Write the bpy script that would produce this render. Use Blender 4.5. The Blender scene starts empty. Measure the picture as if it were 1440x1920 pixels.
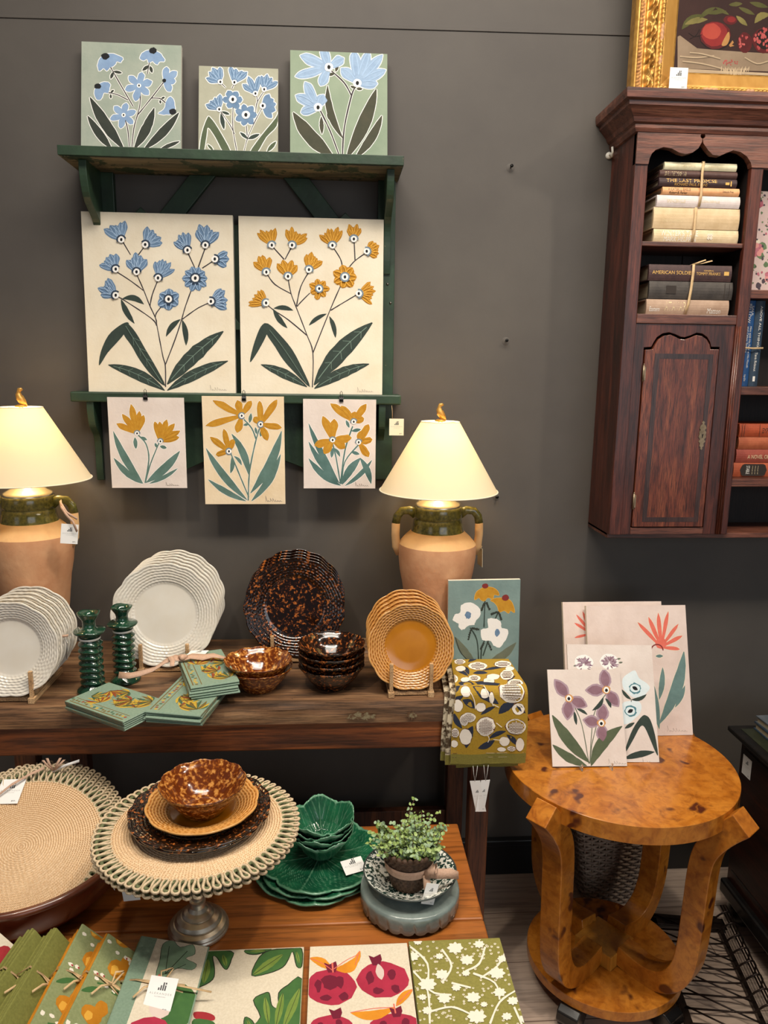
import bpy, bmesh, math, random
from mathutils import Vector, Matrix, noise
random.seed(7)
S = bpy.context.scene
COL = S.collection
PI = math.pi
# ---------------------------------------------------------------- camera
CAMP = Vector((0.0, -2.14, 1.60))
CAMR = Matrix.Rotation(-math.radians(3.9), 3, 'Z') @ Matrix.Rotation(PI/2-math.radians(10.8), 3, 'X') @ Matrix.Rotation(.013, 3, 'Z')
FPX = 1400.0
cd = bpy.data.cameras.new('camera')
cam = bpy.data.objects.new('camera', cd); COL.objects.link(cam)
cd.sensor_fit = 'VERTICAL'; cd.sensor_height = 24.0; cd.lens = FPX/1920*24.0; cd.clip_start = .05
M4 = CAMR.to_4x4(); M4.translation = CAMP; cam.matrix_world = M4
S.camera = cam
# ---------------------------------------------------------------- light and exposure
S.view_settings.view_transform = 'Standard'; S.view_settings.look = 'None'
S.view_settings.gamma = 1.0; S.view_settings.use_curve_mapping = False
S.view_settings.exposure = 0.0
w = bpy.data.worlds.new('world'); S.world = w; w.use_nodes = True
w.node_tree.nodes['Background'].inputs[0].default_value = (.80, .88, 1.0, 1)
w.node_tree.nodes['Background'].inputs[1].default_value = .09
def light(name, kind, loc, target, power, color, size=1.0, sizey=None, spot=None):
    ld = bpy.data.lights.new(name, kind); ld.energy = power; ld.color = color
    if kind == 'AREA':
        ld.size = size
        if sizey: ld.shape = 'RECTANGLE'; ld.size_y = sizey
    else: ld.shadow_soft_size = size
    if spot: ld.spot_size = math.radians(spot); ld.spot_blend = .7
    o = bpy.data.objects.new(name, ld); COL.objects.link(o); o.location = loc
    if target is not None:
        o.rotation_euler = (Vector(target)-Vector(loc)).to_track_quat('-Z', 'Y').to_euler()
    return o
light('shop_window_light', 'AREA', (2.2, -5.6, 1.9), (.2, 0, 1.3), 48, (.88, .94, 1.0), 3.2, 2.4)
light('shop_door_light', 'AREA', (-3.4, -4.6, 1.9), (0, 0, 1.2), 8, (.92, .96, 1.0), 1.6, 2.2)
light('overhead_fill_light', 'AREA', (.1, -1.25, 3.25), (.1, -1.25, 0), 41, (1, .93, .82), 1.6, 1.0)  # added soft fill from above to brighten the lower tables; no such fixture known
light('wall_washer_light', 'AREA', (.5, -1.3, 3.22), (.6, 0, 2.1), 27, (1, .90, .78), 2.2, .3)
light('track_spot_light', 'SPOT', (.75, -1.35, 3.1), (.15, -.5, .8), 66, (1, .88, .72), .06, None, 62)
light('track_spot_light', 'SPOT', (-.7, -1.4, 3.1), (-.35, -.6, .7), 58, (1, .88, .72), .06, None, 60)
light('track_spot_light', 'SPOT', (1.9, -1.45, 3.1), (.9, -.35, 1.3), 66, (1, .88, .72), .06, None, 62)
# ---------------------------------------------------------------- ray helpers: a direction seen from the camera meets a real plane
def ray(px, py): return CAMR @ Vector(((px-720)/FPX, (960-py)/FPX, -1.0))
def W(px, py, Y=0.0):
    d = ray(px, py); return CAMP + d*((Y-CAMP.y)/d.y)
def T(px, py, Z=0.0):
    d = ray(px, py); return CAMP + d*((Z-CAMP.z)/d.z)
def onplane(px, py, O, N):
    d = ray(px, py); return CAMP + d*((O-CAMP).dot(N)/d.dot(N))
# ---------------------------------------------------------------- materials
def lin(h):
    if isinstance(h, str):
        h = h.lstrip('#'); h = [int(h[i:i+2], 16)/255 for i in (0, 2, 4)]
        return tuple(((c/12.92) if c <= .04045 else ((c+.055)/1.055)**2.4) for c in h)+(1,)
    return tuple(h)+(1,)
MATS = {}
def nt(name):
    m = bpy.data.materials.new(name); m.use_nodes = True; MATS[name] = m
    t = m.node_tree; return m, t, t.nodes['Principled BSDF']
def noise_node(t, co, sc, det=4, rough=.55, st=None, dist=0):
    n = t.nodes.new('ShaderNodeTexNoise'); n.inputs['Scale'].default_value = sc; n.inputs['Detail'].default_value = det
    n.inputs['Roughness'].default_value = rough; n.inputs['Distortion'].default_value = dist
    if st:
        mp = t.nodes.new('ShaderNodeMapping'); mp.inputs['Scale'].default_value = st
        t.links.new(co, mp.inputs['Vector']); co = mp.outputs[0]
    t.links.new(co, n.inputs['Vector']); return n.outputs['Fac']
def ramp(t, fac, stops, interp='LINEAR'):
    r = t.nodes.new('ShaderNodeValToRGB'); r.color_ramp.interpolation = interp
    e = r.color_ramp.elements
    e[0].position, e[0].color = stops[0][0], lin(stops[0][1]); e[1].position, e[1].color = stops[-1][0], lin(stops[-1][1])
    for p, c in stops[1:-1]:
        q = e.new(p); q.color = lin(c)
    t.links.new(fac, r.inputs[0]); return r.outputs[0]
def mix(t, fac, a, b, mode='MIX'):
    n = t.nodes.new('ShaderNodeMix'); n.data_type = 'RGBA'; n.blend_type = mode
    if isinstance(fac, (int, float)): n.inputs[0].default_value = fac
    else: t.links.new(fac, n.inputs[0])
    for i, x in ((6, a), (7, b)):
        if isinstance(x, (str, tuple)): n.inputs[i].default_value = lin(x)
        else: t.links.new(x, n.inputs[i])
    return n.outputs[2]
def bumpn(t, h, strength, dist, p):
    b = t.nodes.new('ShaderNodeBump'); b.inputs['Strength'].default_value = strength; b.inputs['Distance'].default_value = dist
    t.links.new(h, b.inputs['Height']); t.links.new(b.outputs[0], p.inputs['Normal'])
def coord(t, which='Object'):
    return t.nodes.new('ShaderNodeTexCoord').outputs[which]
def mat(name, c, c2=None, rough=.6, sc=25, st=None, det=4, lo=.35, hi=.65, metal=0, coat=0, bump=0, bsc=None, bst=None, bd=.002, spec=.5, trans=0):
    if name in MATS: return MATS[name]
    m, t, p = nt(name)
    p.inputs['Roughness'].default_value = rough; p.inputs['Metallic'].default_value = metal
    p.inputs['Specular IOR Level'].default_value = spec
    p.inputs['Coat Weight'].default_value = coat; p.inputs['Coat Roughness'].default_value = .08
    co = coord(t)
    if c2 is None: p.inputs['Base Color'].default_value = lin(c)
    else: t.links.new(ramp(t, noise_node(t, co, sc, det, .6, st), [(lo, c), (hi, c2)]), p.inputs['Base Color'])
    if bump: bumpn(t, noise_node(t, co, bsc or sc, 3, .6, bst or st), bump, bd, p)
    return m
def wood(name, c1, c2, c3, axis=0, rough=.55, g=1.0, coat=0, bump=.35, wear=None, fm=.6):
    m, t, p = nt(name); co = coord(t)
    st = [1, 1, 1]; st[axis] = .11; st = tuple(st)
    st2 = [1, 1, 1]; st2[axis] = .05; st2 = tuple(st2)
    a = noise_node(t, co, 22*g, 5, .6, st, .6); b = noise_node(t, co, 230*g, 4, .7, st2)
    base = ramp(t, a, [(.3, c1), (.5, c2), (.72, c3)])
    fine = ramp(t, b, [(.40, '#5c5c5c'), (.54, '#ffffff')])
    colr = mix(t, fm, base, fine, 'MULTIPLY')
    if wear: colr = mix(t, ramp(t, noise_node(t, co, 9, 6, .7), [(wear[1], '#000000'), (wear[1]+.04, '#ffffff')]), colr, wear[0])
    t.links.new(colr, p.inputs['Base Color']); p.inputs['Roughness'].default_value = rough
    p.inputs['Coat Weight'].default_value = coat; p.inputs['Coat Roughness'].default_value = .15
    if bump: bumpn(t, b, bump, .0015, p)
    return m
def mottle(name, dark, mid, light_, sc, rough=.12, amt=.5):
    m, t, p = nt(name); co = coord(t)
    a = noise_node(t, co, sc, 2, .5, None, .3); b = noise_node(t, co, sc*.35, 2, .5)
    base = ramp(t, a, [(amt-.04, dark), (amt+.04, mid), (amt+.16, light_)])
    t.links.new(mix(t, ramp(t, b, [(.35, '#000000'), (.65, '#606060')]), base, dark), p.inputs['Base Color'])
    p.inputs['Roughness'].default_value = rough; p.inputs['Coat Weight'].default_value = .6; p.inputs['Coat Roughness'].default_value = .05
    return m
# ---------------------------------------------------------------- mesh builder
class MB:
    def __init__(s): s.v = []; s.f = []; s.m = []; s.sm = []; s.mats = []
    def mi(s, m):
        if m not in s.mats: s.mats.append(m)
        return s.mats.index(m)
    def add(s, vs, fs, m, smooth=False, M=None):
        n = len(s.v); k = s.mi(m)
        s.v += [tuple(M @ Vector(v)) for v in vs] if M is not None else [tuple(v) for v in vs]
        for f in fs: s.f.append(tuple(n+i for i in f)); s.m.append(k); s.sm.append(smooth)
        return s
    def box(s, x0, x1, y0, y1, z0, z1, m, M=None):
        vs = [(x, y, z) for x in (x0, x1) for y in (y0, y1) for z in (z0, z1)]
        return s.add(vs, [(0, 1, 3, 2), (4, 6, 7, 5), (0, 4, 5, 1), (2, 3, 7, 6), (0, 2, 6, 4), (1, 5, 7, 3)], m, False, M)
    def bar(s, a, b, w, h, m, up=(0, 0, 1)):
        a, b = Vector(a), Vector(b); d = (b-a).normalized(); u = Vector(up)
        x = d.cross(u).normalized(); y = x.cross(d).normalized()
        vs = [p+x*(i*w/2)+y*(j*h/2) for p in (a, b) for i, j in ((-1, -1), (1, -1), (1, 1), (-1, 1))]
        return s.add(vs, [(0, 1, 2, 3), (7, 6, 5, 4), (0, 4, 5, 1), (1, 5, 6, 2), (2, 6, 7, 3), (3, 7, 4, 0)], m)
    def lathe(s, prof, m, seg=48, fn=None, M=None, cap0=False, cap1=False, smooth=True):
        vs = []; fs = []; n = len(prof)
        for j in range(seg):
            a = 2*PI*j/seg
            for (r, z) in prof:
                if fn: r, z = fn(a, r, z)
                vs.append((r*math.cos(a), r*math.sin(a), z))
        for j in range(seg):
            k = (j+1) % seg
            for i in range(n-1): fs.append((j*n+i, k*n+i, k*n+i+1, j*n+i+1))
        if cap0: fs.append(tuple(j*n for j in range(seg))[::-1])
        if cap1: fs.append(tuple(j*n+n-1 for j in range(seg)))
        return s.add(vs, fs, m, smooth, M)
    def tube(s, path, r, m, seg=8, closed=False, flat=None, up=(0, 0, 1), smooth=True, M=None, cap=True):
        P = [Vector(p) for p in path]; n = len(P); vs = []; fs = []
        u = Vector(up); pn = None
        for i, p in enumerate(P):
            if closed: d = P[(i+1) % n]-P[i-1]
            else: d = P[min(i+1, n-1)]-P[max(i-1, 0)]
            d.normalize()
            x = d.cross(u) if pn is None else (pn - d*pn.dot(d))
            if x.length < 1e-4: x = d.cross(Vector((1, 0, 0)))
            x.normalize()
            if flat is None: pn = x
            else:
                x = d.cross(u)
                if x.length < 1e-3: x = pn if pn else d.cross(Vector((1, .1, 0)))
                x.normalize(); pn = x
            y = x.cross(d).normalized()
            rr = r[i] if isinstance(r, (list, tuple)) else r
            for k in range(seg):
                a = 2*PI*k/seg
                if flat: vs.append(p+x*(math.cos(a)*rr*flat[0])+y*(math.sin(a)*rr*flat[1]))
                else: vs.append(p+x*(math.cos(a)*rr)+y*(math.sin(a)*rr))
        for i in range(n if closed else n-1):
            j = (i+1) % n
            for k in range(seg):
                l = (k+1) % seg; fs.append((i*seg+k, i*seg+l, j*seg+l, j*seg+k))
        if cap and not closed:
            fs.append(tuple(range(seg))[::-1]); fs.append(tuple((n-1)*seg+k for k in range(seg)))
        return s.add(vs, fs, m, smooth, M)
    def strip(s, path, wv, m, th=.0012, M=None):
        """flat ribbon: wv = half-width vector (or list of them) across the path"""
        P = [Vector(p) for p in path]; n = len(P); vs = []; fs = []
        for i, p in enumerate(P):
            d = P[min(i+1, n-1)]-P[max(i-1, 0)]; h = Vector(wv[i] if isinstance(wv, list) else wv)
            nn = d.cross(h); nn = nn.normalized()*th/2 if nn.length > 1e-9 else Vector((0, 0, th/2))
            vs += [p-h-nn, p+h-nn, p+h+nn, p-h+nn]
        for i in range(n-1):
            a, b = i*4, i*4+4
            for k in range(4): l = (k+1) % 4; fs.append((a+k, a+l, b+l, b+k))
        fs.append((3, 2, 1, 0)); e = (n-1)*4; fs.append((e, e+1, e+2, e+3))
        return s.add(vs, fs, m, True, M)
    def prism(s, poly, d0, d1, m, axis='y', M=None):
        n = len(poly)
        mk = {'y': lambda a, b, d: (a, d, b), 'x': lambda a, b, d: (d, a, b), 'z': lambda a, b, d: (a, b, d)}[axis]
        vs = [mk(a, b, d0) for a, b in poly]+[mk(a, b, d1) for a, b in poly]
        fs = [tuple(range(n)), tuple(range(n, 2*n))[::-1]]+[(i, i+n, (i+1) % n+n, (i+1) % n) for i in range(n)]
        return s.add(vs, fs, m, False, M)
    def grid(s, fn, nu, nv, m, smooth=True, M=None):
        vs = [fn(i/nu, j/nv) for j in range(nv+1) for i in range(nu+1)]
        fs = [(j*(nu+1)+i, j*(nu+1)+i+1, (j+1)*(nu+1)+i+1, (j+1)*(nu+1)+i) for j in range(nv) for i in range(nu)]
        return s.add(vs, fs, m, smooth, M)
def obj(name, mb, parent=None, loc=None, rot=None, bev=0, label=None, cat=None, group=None, kind=None, fix=True, solid=0):
    me = bpy.data.meshes.new(name); me.from_pydata(mb.v, [], mb.f)
    for m in mb.mats: me.materials.append(m)
    me.polygons.foreach_set('material_index', mb.m); me.polygons.foreach_set('use_smooth', mb.sm)
    if fix:
        bm = bmesh.new(); bm.from_mesh(me); bmesh.ops.recalc_face_normals(bm, faces=bm.faces); bm.to_mesh(me); bm.free()
    me.update()
    o = bpy.data.objects.new(name, me); COL.objects.link(o)
    if parent is not None: o.parent = parent
    if loc is not None: o.location = loc
    if rot is not None: o.rotation_euler = rot
    if bev:
        b = o.modifiers.new('bevel', 'BEVEL'); b.width = bev; b.segments = 2; b.limit_method = 'ANGLE'; b.angle_limit = .6
    if solid:
        b = o.modifiers.new('solid', 'SOLIDIFY'); b.thickness = solid; b.offset = 0
    tag(o, label, cat, group, kind); return o
def tag(o, label=None, cat=None, group=None, kind=None):
    for k, v in (('label', label), ('category', cat), ('group', group), ('kind', kind)):
        if v: o[k] = v
    return o
def thing(name, label, cat, loc=(0, 0, 0), rot=None, group=None):
    o = bpy.data.objects.new(name, None); COL.objects.link(o); o.location = loc; o.empty_display_size = .05
    if rot is not None: o.rotation_euler = (0, 0, rot) if isinstance(rot, (int, float)) else rot
    return tag(o, label, cat, group)
KIDS = {}
def copytree(o, loc=None, rot=None, label=None, group=None, parent=None):
    c = o.copy(); COL.objects.link(c)
    if parent is not None: c.parent = parent
    if loc is not None: c.location = loc
    if rot is not None: c.rotation_euler = rot
    if label: c['label'] = label
    if group: c['group'] = group
    for ch in [x for x in COL.objects if x.parent == o]: copytree(ch, parent=c)
    return c
def frame_matrix(O, U, V):
    """local x=U, z=V, y=into the board"""
    U = U.normalized(); V = V.normalized(); Y = V.cross(U).normalized()
    M = Matrix((U, Y, V)).transposed().to_4x4(); M.translation = O; return M
# ---------------------------------------------------------------- text as mesh polygons
_TX = {}
def text_poly(st):
    if st in _TX: return _TX[st]
    cu = bpy.data.curves.new('t', 'FONT'); cu.body = st; cu.size = 1.0; cu.resolution_u = 3
    o = bpy.data.objects.new('t', cu); COL.objects.link(o)
    dg = bpy.context.evaluated_depsgraph_get(); ev = o.evaluated_get(dg); me = ev.to_mesh()
    vs = [(v.co.x, v.co.y) for v in me.vertices]; fs = [tuple(p.vertices) for p in me.polygons]
    ev.to_mesh_clear(); bpy.data.objects.remove(o); bpy.data.curves.remove(cu)
    if vs:
        x0 = min(v[0] for v in vs); x1 = max(v[0] for v in vs); y0 = min(v[1] for v in vs); y1 = max(v[1] for v in vs)
        vs = [((x-x0)/(x1-x0), (y-y0)/(y1-y0)) for x, y in vs]
    _TX[st] = (vs, fs); return _TX[st]
def put_text(mb, st, fn, m):
    """fn maps (0..1, 0..1) in the text box to a point"""
    vs, fs = text_poly(st)
    mb.add([fn(x, y) for x, y in vs], fs, m)
# ---------------------------------------------------------------- flat artwork
def cat_rom(P, k=4, closed=True):
    n = len(P); out = []
    for i in range(n if closed else n-1):
        p0, p1, p2, p3 = (P[(i-1) % n], P[i], P[(i+1) % n], P[(i+2) % n]) if closed else (P[max(i-1, 0)], P[i], P[i+1], P[min(i+2, n-1)])
        for j in range(k):
            t = j/k
            out.append(tuple(.5*((2*p1[c])+(-p0[c]+p2[c])*t+(2*p0[c]-5*p1[c]+4*p2[c]-p3[c])*t*t+(-p0[c]+3*p1[c]-3*p2[c]+p3[c])*t**3) for c in (0, 1)))
    if not closed: out.append(tuple(P[-1]))
    return out
class Art:
    """coloured shapes in photo coordinates, turned into thin paint films on a real surface by `to(px,py)` -> (u,v)"""
    def __init__(s, ox, oy, sc): s.ox, s.oy, s.sc = ox, oy, sc; s.items = []; s.hal = None; s.spread = .66; s.rng = random.Random(int(ox*7+oy))
    def P(s, x, y): return (s.ox+x/s.sc, s.oy+y/s.sc)
    def raw(s, pts, m, layer): s.items.append(([s.P(*p) for p in pts], m, layer))
    def grow(s, pts, d):
        cx = sum(p[0] for p in pts)/len(pts); cy = sum(p[1] for p in pts)/len(pts); out = []
        n = len(pts); A = sum(pts[i][0]*pts[(i+1) % n][1]-pts[(i+1) % n][0]*pts[i][1] for i in range(n)); sg = 1 if A > 0 else -1
        for i in range(n):
            a, b = pts[i-1], pts[(i+1) % n]; dx, dy = b[0]-a[0], b[1]-a[1]; L = math.hypot(dx, dy) or 1
            out.append((pts[i][0]+sg*dy/L*d, pts[i][1]-sg*dx/L*d))
        return out
    def poly(s, pts, m, layer=4, smooth=True, jit=0, halo=True):
        if smooth: pts = cat_rom(pts, 3)
        if jit: pts = [(x+s.rng.uniform(-jit, jit), y+s.rng.uniform(-jit, jit)) for x, y in pts]
        if s.hal and halo: s.raw(s.grow(pts, s.hal[1]), s.hal[0], 1)
        s.raw(pts, m, layer)
    def line(s, pts, wd, m, layer=2, halo=True):
        c = cat_rom(pts, 4, False) if len(pts) > 2 else pts
        L = []; R_ = []
        for i, p in enumerate(c):
            a, b = c[max(i-1, 0)], c[min(i+1, len(c)-1)]; dx, dy = b[0]-a[0], b[1]-a[1]; l = math.hypot(dx, dy) or 1
            h = wd/2*s.rng.uniform(.8, 1.2)
            L.append((p[0]-dy/l*h, p[1]+dx/l*h)); R_.append((p[0]+dy/l*h, p[1]-dx/l*h))
        q = L+R_[::-1]
        if s.hal and halo: s.raw(s.grow(q, s.hal[1]*.8), s.hal[0], 1)
        for i in range(len(c)-1): s.raw([L[i], L[i+1], R_[i+1], R_[i]], m, layer)
    def leaf(s, x0, y0, x1, y1, wd, m, bend=0, layer=3, vein=None, pw=.75, halo=True, n=12):
        dx, dy = x1-x0, y1-y0; l = math.hypot(dx, dy) or 1; nx, ny = (-dy/l, dx/l) if dx < 0 or (dx == 0 and dy > 0) else (dy/l, -dx/l); L = []; R_ = []; C = []
        for i in range(n+1):
            t = i/n; b = bend*4*t*(1-t); cx, cy = x0+dx*t+nx*b, y0+dy*t+ny*b; C.append((cx, cy))
            h = wd/2*max(math.sin(PI*min(max(t, .01), .99))**pw, .04)*s.rng.uniform(.94, 1.06)
            L.append((cx+nx*h, cy+ny*h)); R_.append((cx-nx*h, cy-ny*h))
        q = L+R_[::-1]
        if s.hal and halo: s.raw(s.grow(q, s.hal[1]), s.hal[0], 1)
        s.raw(q, m, layer)
        if vein:
            s.line(C[1:-1:2], wd*.035+1.2, vein, layer+1, False)
            for i in range(2, n-2, 2):
                for q_ in (L, R_):
                    a = C[i]; b = q_[i+1]; s.line([a, ((a[0]*.3+b[0]*.7), (a[1]*.3+b[1]*.7))], wd*.02+.8, vein, layer+1, False)
    def disc(s, x, y, r, m, layer=6, ry=None, n=14, jit=.06, halo=False):
        ry = ry or r
        q = [(x+r*math.cos(2*PI*i/n)*s.rng.uniform(1-jit, 1+jit), y+ry*math.sin(2*PI*i/n)*s.rng.uniform(1-jit, 1+jit)) for i in range(n)]
        if s.hal and halo: s.raw(s.grow(q, s.hal[1]), s.hal[0], 1)
        s.raw(q, m, layer)
    def arc(s, x, y, r0, r1, a0, a1, m, layer=6):
        n = 10; A = [math.radians(a0+(a1-a0)*i/n) for i in range(n+1)]
        s.raw([(x+r1*math.cos(a), y-r1*math.sin(a)) for a in A]+[(x+r0*math.cos(a), y-r0*math.sin(a)) for a in A[::-1]], m, layer)
    def petal(s, x, y, tx, ty, wd, m, layer=4, hl=None, halo=True):
        dx, dy = tx-x, ty-y; l = math.hypot(dx, dy) or 1; nx, ny = -dy/l, dx/l
        prof = [(0, .35), (.2, .65), (.45, .98), (.7, 1.08), (.86, .85), (.95, .5), (1.03, .08)]
        j = lambda: s.rng.uniform(.85, 1.15)
        L = [(x+dx*t+nx*wd/2*h*j(), y+dy*t+ny*wd/2*h*j()) for t, h in prof]; R_ = [(x+dx*t-nx*wd/2*h*j(), y+dy*t-ny*wd/2*h*j()) for t, h in prof]
        q = cat_rom(L+R_[::-1], 2)
        if s.hal and halo: s.raw(s.grow(q, s.hal[1]), s.hal[0], 1)
        s.raw(q, m, layer)
        if hl:
            for k in (-.28, .28):
                s.line([(x+dx*t+nx*wd*k*math.sin(PI*t*.9), y+dy*t+ny*wd*k*math.sin(PI*t*.9)) for t in (.25, .5, .75, .92)], wd*.09, hl, layer+1, False)
    def eye(s, x, y, r, white, dark, ring=None, a0=0, a1=180):
        if ring: s.arc(x, y, r*.8, r*1.5, a0, a1, ring, 6)
        s.disc(x, y, r, white, 7); s.disc(x, y, r*.38, dark, 8, r*.5)
    def fan(s, x, y, ang, spread, n, L, wd, m, r, white, dark, ring=None, hl=None):
        for i in range(n):
            a = math.radians(ang+(i/(n-1)-.5)*spread*s.spread+s.rng.uniform(-4, 4)); l = L*s.rng.uniform(.85, 1.12)
            s.petal(x, y, x+l*math.cos(a), y-l*math.sin(a), wd, m, 4, hl)
        s.eye(x, y, r, white, dark, ring, ang-100, ang+100)
    def full(s, x, y, n, L, wd, m, r, white, dark, ring=None, hl=None, off=0):
        for i in range(n):
            a = 2*PI*i/n+off; l = L*s.rng.uniform(.9, 1.08)
            s.petal(x, y, x+l*math.cos(a), y-l*math.sin(a), wd, m, 4, hl)
        s.eye(x, y, r, white, dark, ring, 0, 359)
    def sign(s, x, y, wd, m, h=14):
        c = []; n = 46
        for i in range(n+1):
            t = i/n
            amp = h*(1.5 if t < .12 else (.9 if .3 < t < .62 else .35)); ph = t*2*PI*7
            c.append((x+wd*t+4*math.sin(ph+1)*wd/100, y-amp*(.5-.5*math.cos(ph))))
        for i in range(n): s.line([c[i], c[i+1]], 1.6, m, 3, False)
def clip_poly(poly, x0, x1, y0, y1):
    def cl(P, ins, inter):
        out = []
        for i in range(len(P)):
            a, b = P[i-1], P[i]
            if ins(b):
                if not ins(a): out.append(inter(a, b))
                out.append(b)
            elif ins(a): out.append(inter(a, b))
        return out
    def ix(X): return lambda a, b: (X, a[1]+(b[1]-a[1])*(X-a[0])/(b[0]-a[0]))
    def iy(Y): return lambda a, b: (a[0]+(b[0]-a[0])*(Y-a[1])/(b[1]-a[1]), Y)
    for ins, it in ((lambda p: p[0] >= x0, ix(x0)), (lambda p: p[0] <= x1, ix(x1)), (lambda p: p[1] >= y0, iy(y0)), (lambda p: p[1] <= y1, iy(y1))):
        if len(poly) < 3: return []
        poly = cl(poly, ins, it)
    return poly
def lay_art(mb, items, to, rect, surf, stp=.000002):
    """to: px->(u,v) ; rect clips ; surf(u,v,off)->3D"""
    for i, (pts, m, layer) in enumerate(sorted(items, key=lambda q: q[2])):
        q = clip_poly([to(*p) for p in pts], *rect)
        if len(q) < 3: continue
        mb.add([surf(u, v, .00010+i*stp) for u, v in q], [tuple(range(len(q)))], m)
# ================================================================ room
m_wall = mat('wall_paint', '#4d4844', '#544f4a', rough=.62, sc=3, bump=.08, bsc=90, spec=.4)
m_wall2 = mat('wall_panel_seam', '#2b2623', rough=.7)
m_base = mat('baseboard_paint', '#1c1d1e', rough=.4)
m_ceil = mat('ceiling_paint', '#b5b0a8', rough=.9)
m_floor = wood('floor_boards', '#b5a090', '#c0ab9b', '#c9b6a6', axis=0, rough=.5, g=.4, bump=.08, fm=.3)
def floor_nodes():
    t = m_floor.node_tree; p = t.nodes['Principled BSDF']; co = coord(t)
    br = t.nodes.new('ShaderNodeTexBrick'); br.offset = .37; br.inputs['Scale'].default_value = 1
    br.inputs['Brick Width'].default_value = 1.7; br.inputs['Row Height'].default_value = .19; br.inputs['Mortar Size'].default_value = .0012
    br.inputs['Color1'].default_value = (1, 1, 1, 1); br.inputs['Color2'].default_value = (.86, .84, .82, 1); br.inputs['Mortar'].default_value = (.25, .2, .18, 1)
    t.links.new(co, br.inputs['Vector'])
    src = p.inputs['Base Color'].links[0].from_socket
    t.links.new(mix(t, 1.0, src, br.outputs['Color'], 'MULTIPLY'), p.inputs['Base Color'])
floor_nodes()
def struct(name, mb, **k): return obj(name, mb, kind='structure', **k)
struct('wall_back', MB().box(-3.6, 3.8, 0, .12, 0, 3.3, m_wall))
struct('floor', MB().box(-3.6, 3.8, -6.5, .12, -.1, 0, m_floor))
struct('ceiling', MB().box(-3.6, 3.8, -6.5, .12, 3.3, 3.4, m_ceil))
struct('baseboard_back', MB().box(-3.6, 3.8, -.018, 0, 0, .105, m_base).box(-3.6, 3.8, -.024, 0, .105, .125, m_base), bev=.003)
# panel seam that runs across the top of the wall
struct('trim_1', MB().bar((-3.6, -.0015, 2.425), (3.8, -.0015, 2.522), .003, .007, m_wall), bev=.001)
m_dark = mat('black_metal', '#141414', rough=.4, metal=.6)
m_white = mat('white_enamel', '#e8e4da', rough=.3)
m_steel = mat('nail_steel', '#6d6a66', rough=.35, metal=1)
for (x, z), lb in (((.478, 2.142), 'small nail in the wall level with the top green shelf'), ((.485, 1.683), 'small nail in the wall halfway up, between shelf rack and cabinet'), ((.476, 1.236), 'small nail in the wall just right of the lit lamp shade')):
    n = MB().tube([(0, .004, 0), (0, -.014, .002)], .0022, m_steel, 8).tube([(0, -.014, .002), (0, -.016, .002)], .0045, m_dark, 10)
    n.lathe([(.012, 0), (.007, .0014), (0, .002)], m_wall, 14, M=Matrix.Rotation(PI/2, 4, 'X'))
    obj('wall_nail', n, loc=(x, 0, z), label=lb, cat='nail', group=None)
hk = thing('cup_hook', 'small white hook on the wall by the cabinet cornice', 'hook', (.748, 0, 2.181))
obj('back_plate', MB().lathe([(.009, 0), (.009, .004), (.006, .007), (0, .007)], m_white, 20, M=Matrix.Rotation(PI/2, 4, 'X')), hk)
obj('hook', MB().tube([(0, -.005, 0), (0, -.020, 0), (-.002, -.032, -.010), (-.004, -.04, .0), (-.005, -.038, .012)], .003, m_white, 8), hk)
# ================================================================ green shelf rack
m_gr = mat('green_paint', '#2d4530', '#203123', rough=.45, sc=14, bump=.3, bsc=60, lo=.3, hi=.7)
def chips(m, ccol, thr, sc=30):
    t = m.node_tree; p = t.nodes['Principled BSDF']; co = coord(t)
    l = p.inputs['Base Color'].links; src = l[0].from_socket if l else None
    fac = ramp(t, noise_node(t, co, sc, 6, .75), [(thr, '#000000'), (thr+.03, '#ffffff')])
    t.links.new(mix(t, fac, src, ccol), p.inputs['Base Color'])
chips(m_gr, '#7d7050', .69)
m_grw = wood('weathered_underside', '#3c3d2c', '#6a5f47', '#8f7e5c', axis=0, rough=.7, g=.8)
chips(m_grw, '#25351f', .5, 8)
rk = thing('wall_shelf', 'dark green distressed wooden shelf rack with scroll brackets on the grey wall', 'shelf', (-.25, 0, 1.5))
def R(name, mb, **k):
    for i, v in enumerate(mb.v): mb.v[i] = (v[0]+.25, v[1], v[2]-1.5)
    return obj(name, mb, rk, **k)
t_ = MB().box(-.665, .173, -.164, -.001, 2.0985, 2.121, m_gr); t_.box(-.662, .170, -.160, -.001, 2.096, 2.0985, m_grw); R('top_board', t_, bev=.002)
R('ledge', MB().box(-.703, .184, -.076, -.001, 1.505, 1.532, m_gr), bev=.004)
R('upright', MB().box(.118, .165, -.022, -.001, 1.29, 2.096, m_gr), bev=.002)
R('upright', MB().box(-.62, -.575, -.022, -.001, 1.29, 2.096, m_gr), bev=.002)
R('centre_stile', MB().box(-.285, -.222, -.016, -.001, 1.33, 1.975, m_gr), bev=.002)
lb = [(-.575, 1.505), (-.575, 1.33), (-.45, 1.30), (-.35, 1.345), (-.25, 1.365), (-.15, 1.345), (-.03, 1.30), (.118, 1.33), (.118, 1.505)]
R('lower_back_board', MB().prism(lb, -.014, -.001, m_gr), bev=.002)
def brace(x0, z0, x1, z1, y0=-.012):
    R('brace', MB().bar((x0, y0, z0), (x1, y0, z1), .02, .05, m_gr, up=(0, -1, 0)) if 0 else MB().prism([(x0-.034, z0), (x0+.034, z0), (x1+.034, z1), (x1-.034, z1)], y0-.008, y0+.008, m_gr), bev=.002)
brace(-.345, 2.096, -.56, 1.84); brace(-.10, 2.096, .11, 1.84)
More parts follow.
